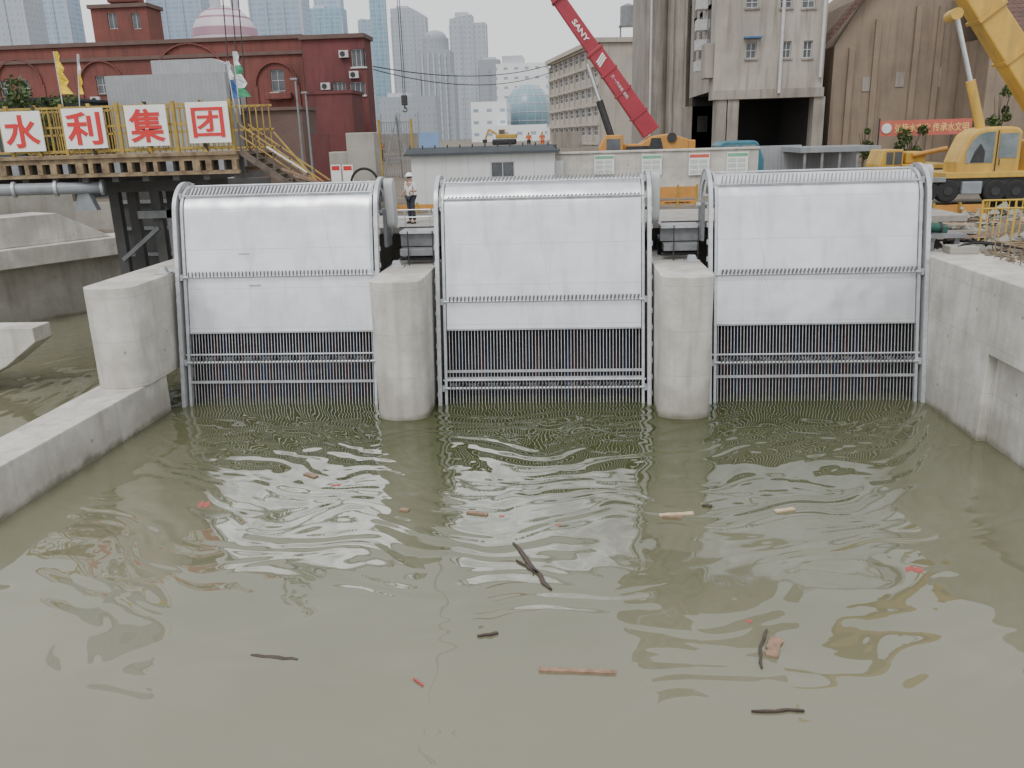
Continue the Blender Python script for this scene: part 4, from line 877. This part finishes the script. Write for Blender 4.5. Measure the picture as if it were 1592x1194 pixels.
for k in (.15,.55,.85):
    wl=MB().tube((X0+k*hX,YM-.1,Z0+.3),(X0+k*hX,YM+.25,Z0+.3),.42,20).build('wheel',rubber,t,smooth=True); MB().tube((X0+k*hX,YM-.13,Z0+.3),(X0+k*hX,YM-.103,Z0+.3),.2,12).build('wheel_rim',yelc,wl)
YT=19
X0,X1,Z0,Z1=R(1108,219,1188,275,YT); hX=X1-X0
t=thing('teal_truck','teal blue truck parked behind the poster wall','truck',((X0+X1)/2,YT,5.18))
cb=MB().prism([(X0+.1*hX,YT,5.5),(X1,YT,5.5),(X1,YT,6.6),(X1-.12*hX,YT,Z1-.1),(X1-.2*hX,YT,Z1),(X0+.2*hX,YT,Z1),(X0+.1*hX,YT,Z1-.2)],(0,2.1,0)).build('cab',teal,t,bevel=.08)
MB().box(X0+.2*hX,X0+.5*hX,YT-.02,YT-.003,6.6,Z1-.2).build('side_window',glassb,cb); MB().box(X0+.55*hX,X0+.82*hX,YT-.02,YT-.003,6.6,Z1-.2).build('side_window',glassb,cb)
MB().box(X0-3,X0+.08*hX,YT,YT+2.1,6.0,6.9).build('cargo_bed',teal,t,bevel=.04)
for xx in (X0-2,X0+.6*hX): MB().tube((xx,YT-.05,5.65),(xx,YT+.3,5.65),.45,18).build('wheel',rubber,t,smooth=True)
YE=68; c=P(785,219,YE)
t=thing('small_excavator','small yellow excavator working beyond the site hut','excavator',(c.x,YE,c.z-.2))
for y_ in (-1,.4): MB().box(c.x-1.3,c.x+1.2,YE+y_,YE+y_+.6,c.z-.4,c.z+.2).build('track',darks,t,bevel=.15)
MB().box(c.x-.9,c.x+1.3,YE-.9,YE+.9,c.z+.25,c.z+.7).build('house',yelc,t,bevel=.08)
cb=MB().box(c.x-.6,c.x+.1,YE-.9,YE-.2,c.z+.71,c.z+1.2).build('cab',yelc,t,bevel=.05); MB().box(c.x-.5,c.x+.0,YE-.92,YE-.903,c.z+.78,c.z+1.12).build('cab_window',glass,cb)
MB().bar((c.x-.7,YE,c.z+.6),(c.x-1.7,YE,c.z+1.2),.22,.3,(0,1,0)).build('boom',yelc,t); MB().bar((c.x-1.7,YE,c.z+1.2),(c.x-2.1,YE,c.z+.2),.18,.22,(0,1,0)).build('arm',yelc,t)
MB().prism([(c.x-2.4,YE-.4,c.z+.2),(c.x-1.9,YE-.4,c.z+.2),(c.x-2.0,YE-.4,c.z-.2),(c.x-2.3,YE-.4,c.z-.2)],(0,.8,0)).build('bucket',darks,t)
a=P(627,148,20)
t=thing('crane_hook','black crane hook block hanging on a thin cable left of centre','hook',P(627,178,20))
for dx in (0,.1): MB().tube(a+V((dx,0,0)),a+V((dx,0,18)),.02,6).build('hoist_cable',darks,t)
MB().box(a.x-.1,a.x+.18,19.85,20.15,a.z-.5,a.z).build('hook_block',darks,t,bevel=.03)
pts=[(a.x+.04+.11*math.sin(k*.5),20,a.z-.65-.11*(1-math.cos(k*.5))+.05) for k in range(10)]; MB().tube((a.x+.04,20,a.z-.5),(a.x+.04,20,a.z-.68),.035,8).path(pts,.03,8).build('hook',darks,t)
for i,(px,lab) in enumerate(((354,'leftmost dark crane cable crossing the skyline'),(368,'middle dark crane cable crossing the skyline'),(378,'rightmost dark crane cable crossing the skyline'))):
    a=P(px-14,-80,18);b2=P(px+8,190,18); tag(MB().tube(a,b2,.03,6).build('crane_cable',darks),lab,'cable')
def wire(p,q,sag,r,label):
    p=V(p);q=V(q); pts=[p.lerp(q,i/16)-V((0,0,sag*4*(i/16)*(1-i/16))) for i in range(17)]
    tag(MB().path(pts,r,5).build('overhead_wire',darks),label,'wire')
wire(P(580,103,45),P(858,100,80),1.0,.045,'upper sagging overhead wire between maroon block and office')
wire(P(580,108,45),P(858,112,80),1.3,.04,'lower sagging overhead wire between maroon block and office')
for px,pt2,pb2,Y,lab in ((459,125,262,20,'slim grey lamp post standing by the site stair'),(475,146,240,24,'thin post beside the maroon annex')):
    a=P(px,pt2,Y); t=thing('lamp_post',lab,'lamp post',(a.x,Y,5.18))
    MB().tube((a.x,Y,5.18),(a.x,Y,a.z),.07,8,.05).build('pole',midst,t)
    MB().box(a.x-.25,a.x+.1,Y-.1,Y+.1,a.z,a.z+.12).build('lamp_head',midst,t,bevel=.03)
# ================= RIGHT BANK
X0,X1,_,zt4=R(1525,310,1680,372,2.2)
t=thing('yellow_railing','yellow tubular site railing on the right bank','railing',((X0+X1)/2,2.2,4.2))
for z in (4.45,zt4-.25,zt4): MB().tube((X0,2.2,z),(X1,2.2,z),.03,6).build('rail',yelr,t)
for i in range(16): x=X0+(X1-X0)*i/15; MB().tube((x,2.2,4.2 if i%5==0 else 4.45),(x,2.2,zt4),.035 if i%5==0 else .018,6).build('baluster',yelr,t)
barrier((1450,318,1532,344),6.6,'long orange barrier on the right bank below the crane',zb=4.8)
def slab(rect_pts,z,th,m_,label):
    tag(MB().prism([(p[0],p[1],z) for p in rect_pts],(0,0,th)).build('concrete_slab',m_,bevel=.02),label,'slab')
slab([(15.0,1.2),(24,1.2),(24,2.0),(15.0,2.0)],4.2,.3,conc,'pale concrete kerb under the yellow railing')
slab([(12.0,3.6),(15,3.2),(15,3.7),(12,4.2)],4.4,.3,conc_old,'grey concrete footing behind the right machine')
slab([(11.3,.9),(12.1,.8),(12.1,1.4),(11.3,1.5)],4.302,.22,conc_old,'small broken concrete block on the wall top beside the motor')
def rocks(n,fx,fy,fz,s0):
    rb=MB()
    for i in range(n):
        x=fx();y=fy();z=fz(x,y)
        s=random.uniform(.03,.09) if random.random()<.75 else random.uniform(.1,s0)
        q=[V((random.uniform(-1,1),random.uniform(-1,1),random.uniform(-.5,1)))*s for _ in range(6)]
        c=V((x,y,z)); rb.add([c+V((s,0,0)),c+V((0,s,0))+q[0]*.4,c+V((-s,0,0))+q[1]*.3,c+V((0,-s,0))+q[2]*.4,c+V((0,0,s*.8))+q[3]*.4],[(0,1,4),(1,2,4),(2,3,4),(3,0,4),(3,2,1,0)])
    return rb
tag(rocks(2200,lambda:11.2+random.random()**1.3*13,lambda:random.uniform(1.4,6.5),lambda x,y:(4.3 if x<13 else 4.25+random.uniform(0,.4))+max(0,y-5)*.33,.26).build('rubble',conc_old),'broken grey rubble scattered over the right bank','rubble',kind='stuff')
tag(rocks(700,lambda:12.2+random.random()*6.5,lambda:random.uniform(-1.4,1.6),lambda x,y:4.3,.14).build('earth_clods',dirt),'brown earth clods along the back of the right wall top','earth',kind='stuff')
bl=['brown board on the rubble nearest the machine','dark wet board on the rubble','grey steel strip on the rubble','second brown board on the right bank rubble','dark timber lying towards the railing','grey strip near the yellow railing','brown board at the right edge of the rubble',
 'pale batten behind the green motor','long dark timber below the orange barrier','brown board tilted against the footing','grey tube lying before the orange barrier','pale plank at the foot of the rubble heap']
for i in range(12):
    a=V((11.7+(i%7)*.75+random.uniform(-.2,.2),(2.2 if i<7 else 4.2)+random.uniform(-.7,.9),4.62+(0 if i<7 else .35))); an_=random.uniform(-.5,.5); ll=random.uniform(1.0,2.4)
    b2=a+V((ll*math.cos(an_),ll*math.sin(an_),random.uniform(-.15,.4)))
    tag(MB().bar(a,b2,.15,.05).build('scrap_board',(wood,woodd,midst,stairm,woodd,midst,wood,woodl,woodd,wood,midst,woodl)[i]),bl[i],'board')
t=thing('rebar_cage','rusty rebar cage lying on the right wall top','rebar',(12.1,-2.2,4.3))
for k in range(8):
    y=-2.6+k*.35
    MB().path([(12.1,y,4.32),(12.1+random.uniform(-.05,.05),y,4.78),(13.6,y+random.uniform(-.08,.08),4.78),(13.6,y,4.32)],.018,5).build('stirrup',rust,t)
for x,z in ((12.1,4.78),(12.55,4.78),(13.05,4.78),(13.6,4.78),(12.1,4.45)): MB().tube((x,-2.9,z),(x,.1,z+.03),.018,5).build('long_bar',rust,t)
t=thing('bent_rebar','loose bent starter bars standing up from the right bank','rebar',(13.6,1.2,4.3))
for k in range(9):
    x=12.6+k*.42; MB().path([(x,1.0,4.25),(x+random.uniform(-.08,.08),1.05,4.7),(x+random.uniform(-.3,.3),1.1,4.95)],.016,5).build('starter_bar',rust,t)
for k,lab in ((0,'black hose snaking over the rubble beside the machine'),(1,'second black hose lying towards the railing')):
    pts=[V((11.5+i*.3,.9+k*.7+.35*math.sin(i*.9+k),4.5+.08*math.sin(i*.6))) for i in range(16)]
    tag(MB().path(pts,.035,7).build('black_hose',rubber),lab,'hose')
# ================= TREES
def tree(c,h,wd,label,n=900,name='bush',cat='bush',ls=.12):
    c=V(c); t=thing(name,label,cat,c)
    mb=MB(); mb.tube(c,c+V((0,0,h*.6)),.09,7,.04)
    for i in range(5): a=i*1.3; mb.tube(c+V((0,0,h*.3)),c+V((math.cos(a)*wd*.3,math.sin(a)*wd*.3,h*.8)),.04,5,.015)
    mb.build('trunk',bark,t)
    cl=[(c+V((random.uniform(-.5,.5)*wd,random.uniform(-.4,.4)*wd,h*random.uniform(.35,.9))),random.uniform(.14,.26)*wd) for _ in range(9)]
    A_=MB()
    for i in range(n):
        cc_,r=random.choice(cl); d=V((random.gauss(0,1),random.gauss(0,1),random.gauss(0,1))).normalized()*r*random.uniform(.5,1.05)
        p=cc_+d; u=V((random.uniform(-1,1),random.uniform(-1,1),random.uniform(-1,1))).normalized(); v=u.cross(V((random.random(),random.random(),random.random()+.1))).normalized()
        s=ls*random.uniform(.6,1.3); A_.quad(p-u*s,p-v*s*.5,p+u*s,p+v*s*.5)
    A_.build('crown',leafm,t,recalc=False)
p=P(30,165,22); tree((p.x,22.5,5.18),P(30,122,22).z-5.0,3.6,'leafy green tree behind the leftmost signs',n=1800,name='tree',cat='tree',ls=.17)
p=P(76,150,22); tree((p.x,22.8,5.18),P(76,130,22).z-5.18,1.8,'smaller green tree beside the large yellow flag',n=700,name='tree',cat='tree',ls=.15)
p=P(1345,205,33); tree((p.x,33,5.18),P(1345,192,33).z-5.18,1.2,'round shrub left of the red banner',n=500)
p=P(1413,220,30); tree((p.x,29.5,5.18),P(1413,188,30).z-5.18,1.7,'dark leafy shrub under the red banner',n=1100)
p=P(1552,200,31.5); tree((p.x,31.5,5.18),P(1552,120,31.5).z-5.18,1.5,'climbing greenery on the wall behind the yellow boom',n=900)
# ================= PEOPLE
def skinned(name,vs,es,rs,m_,parent,sub=2):
    me=bpy.data.meshes.new(name); me.from_pydata(vs,es,[]); o=bpy.data.objects.new(name,me); C.objects.link(o)
    md=o.modifiers.new('s','SKIN'); sv=me.skin_vertices[0].data
    for i,r in enumerate(rs): sv[i].radius=r if isinstance(r,tuple) else (r,r)
    sv[0].use_root=True
    sm=o.modifiers.new('u','SUBSURF'); sm.levels=sub; sm.render_levels=sub
    dg=bpy.context.evaluated_depsgraph_get(); dg.update(); m2=bpy.data.meshes.new_from_object(o.evaluated_get(dg)); bpy.data.objects.remove(o)
    m2.name=name; m2.materials.clear(); m2.materials.append(m_); m2.polygons.foreach_set('use_smooth',[True]*len(m2.polygons))
    o=bpy.data.objects.new(name,m2); C.objects.link(o); o.parent=parent; return o
def person(loc,rz,label,shirt,trous,hat,arm=0,group=None):
    t=thing('person',label,'person',loc,group,rz)
    J=dict(pel=(0,0,.95),sp=(0,0,1.12),ch=(0,-.01,1.32),nk=(0,0,1.46),hd=(0,-.02,1.56),ht=(0,-.01,1.66),
      hl=(.09,0,.90),kl=(.11,-.03,.5),al=(.12,.02,.09),tl=(.13,-.14,.04),hr=(-.09,0,.90),kr=(-.11,.0,.5),ar=(-.12,.05,.09),tr=(-.13,-.11,.04),
      sl=(.18,0,1.40),el=(.26,.03,1.12),wl=(.24,-.10+arm*-.15,.90+arm*.25),sr=(-.18,0,1.40),er=(-.27,.04,1.13),wr=(-.22,-.2,1.05))
    K=list(J); ix={k:i for i,k in enumerate(K)}
    E=[('pel','sp'),('sp','ch'),('ch','nk'),('nk','hd'),('hd','ht'),('pel','hl'),('hl','kl'),('kl','al'),('al','tl'),('pel','hr'),('hr','kr'),('kr','ar'),('ar','tr'),('ch','sl'),('sl','el'),('el','wl'),('ch','sr'),('sr','er'),('er','wr')]
    rad=dict(pel=(.15,.1),sp=(.13,.09),ch=(.15,.1),nk=.05,hd=(.075,.09),ht=(.06,.07),hl=.085,kl=.055,al=.04,tl=.04,hr=.085,kr=.055,ar=.04,tr=.04,sl=.055,el=.042,wl=.028,sr=.055,er=.042,wr=.028)
    body=skinned('body',[J[k] for k in K],[(ix[a],ix[b]) for a,b in E],[rad[k] for k in K],skin,t)
    for w_,s in ((J['wl'],1),(J['wr'],-1)):
        mb=MB(); w_=V(w_); mb.sphere(w_+V((0,-.02,-.05)),.045,8,6,sx=.45,sz=1.1)
        for i,l in enumerate((.065,.075,.07,.055)): a=w_+V((s*.0,-.045+i*.022,-.09)); k=a+V((-s*.008,-.006,-l*.55)); mb.tube(a,k,.009,6); mb.tube(k,k+V((-s*.015,-.002,-l*.45)),.0085,6,.006)
        a=w_+V((0,-.06,-.05)); mb.tube(a,a+V((-s*.012,-.03,-.035)),.01,6,.008)
        mb.build('hand',skin,body,local=True,smooth=True)
    mb=MB(); h=V((0,-.03,1.6)); mb.prism([h+V((-.012,-.085,-.02)),h+V((.012,-.085,-.02)),h+V((0,-.11,-.025)),],(0,.01,.04))
    for s in (-1,1): mb.sphere(h+V((s*.085,.02,0)),.02,6,5,sx=.4,sz=1.4)
    mb.build('nose_and_ears',skin,body,local=True)
    mb=MB()
    for s in (-1,1): mb.sphere(h+V((s*.03,-.083,.012)),.009,6,5)
    mb.box(-.022,.022,-.118,-.108,1.548,1.554); mb.build('eyes_and_mouth',hair,body,local=True)
    MB().sphere((0,.0,1.62),.105,16,8,sx=.88,v0=-.15,v1=.45).build('hair',hair,body,local=True,smooth=True)
    cs=['sp','pel','ch','nk','sl','el','sr','er']; ci={k:i for i,k in enumerate(cs)}
    cr=dict(pel=(.165,.12),sp=(.15,.115),ch=(.17,.125),nk=.06,sl=.075,el=.06,sr=.075,er=.06)
    Jc=dict(J); Jc['nk']=(0,0,1.43); Jc['pel']=(0,0,.9)
    skinned('shirt',[Jc[k] for k in cs],[(ci[a],ci[b]) for a,b in (('sp','pel'),('sp','ch'),('ch','nk'),('ch','sl'),('sl','el'),('ch','sr'),('sr','er'))],[cr[k] for k in cs],shirt,t)
    ts=['pel','hl','kl','al','hr','kr','ar']; ti={k:i for i,k in enumerate(ts)}; tr_=dict(pel=(.16,.115),hl=.1,kl=.075,al=.065,hr=.1,kr=.075,ar=.065)
    skinned('trousers',[J[k] for k in ts],[(ti[a],ti[b]) for a,b in (('pel','hl'),('hl','kl'),('kl','al'),('pel','hr'),('hr','kr'),('kr','ar'))],[tr_[k] for k in ts],trous,t)
    for k in ('al','ar'): q=V(J[k]); MB().sphere((q.x,q.y-.07,.0),.1,12,6,sx=.5,sy=1.4,sz=.9,v0=0).build('boot',hair,t,local=True,smooth=True)
    if hat:
        hb=MB().sphere((0,-.01,1.645),.13,18,8,sx=.92,sz=.95,v0=0).build('hard_hat',hat,t,local=True,smooth=True)
        MB().tube((0,-.03,1.64),(0,-.03,1.652),.155,18,.13).build('hat_brim',hat,hb,local=True)
    return t
pw=P(641,349,5.0)
person((pw.x,5.0,5.18),math.radians(-35),'worker in a white shirt and white hard hat standing on the deck between machines',shirtw,navy,whitep,1)
t=thing('deck_rail','low grey steel rail on the deck in front of the worker','railing',(pw.x,3.75,5.18))
for z in (5.5,5.75): MB().tube((pw.x-.75,3.75,z),(pw.x+.9,3.75,z),.022,6).build('rail',galvl,t)
for dx in (-.7,.0,.85): MB().tube((pw.x+dx,3.75,5.18),(pw.x+dx,3.75,5.75),.022,6).build('rail_post',galvl,t)
hv='distant workers in orange'
for px,Y,lab in ((592,52,'distant worker in orange left of the hanging hook'),(822,62,'distant worker in orange, left of the pair by the office'),(843,60,'distant worker in orange, right of the pair by the office')):
    p=P(px,215,Y); person((p.x,Y,5.18+(min(Y,60)-30)/30*1.55),random.uniform(-1,1),lab,vest,vest if px==843 else navy,flagy,0,hv)
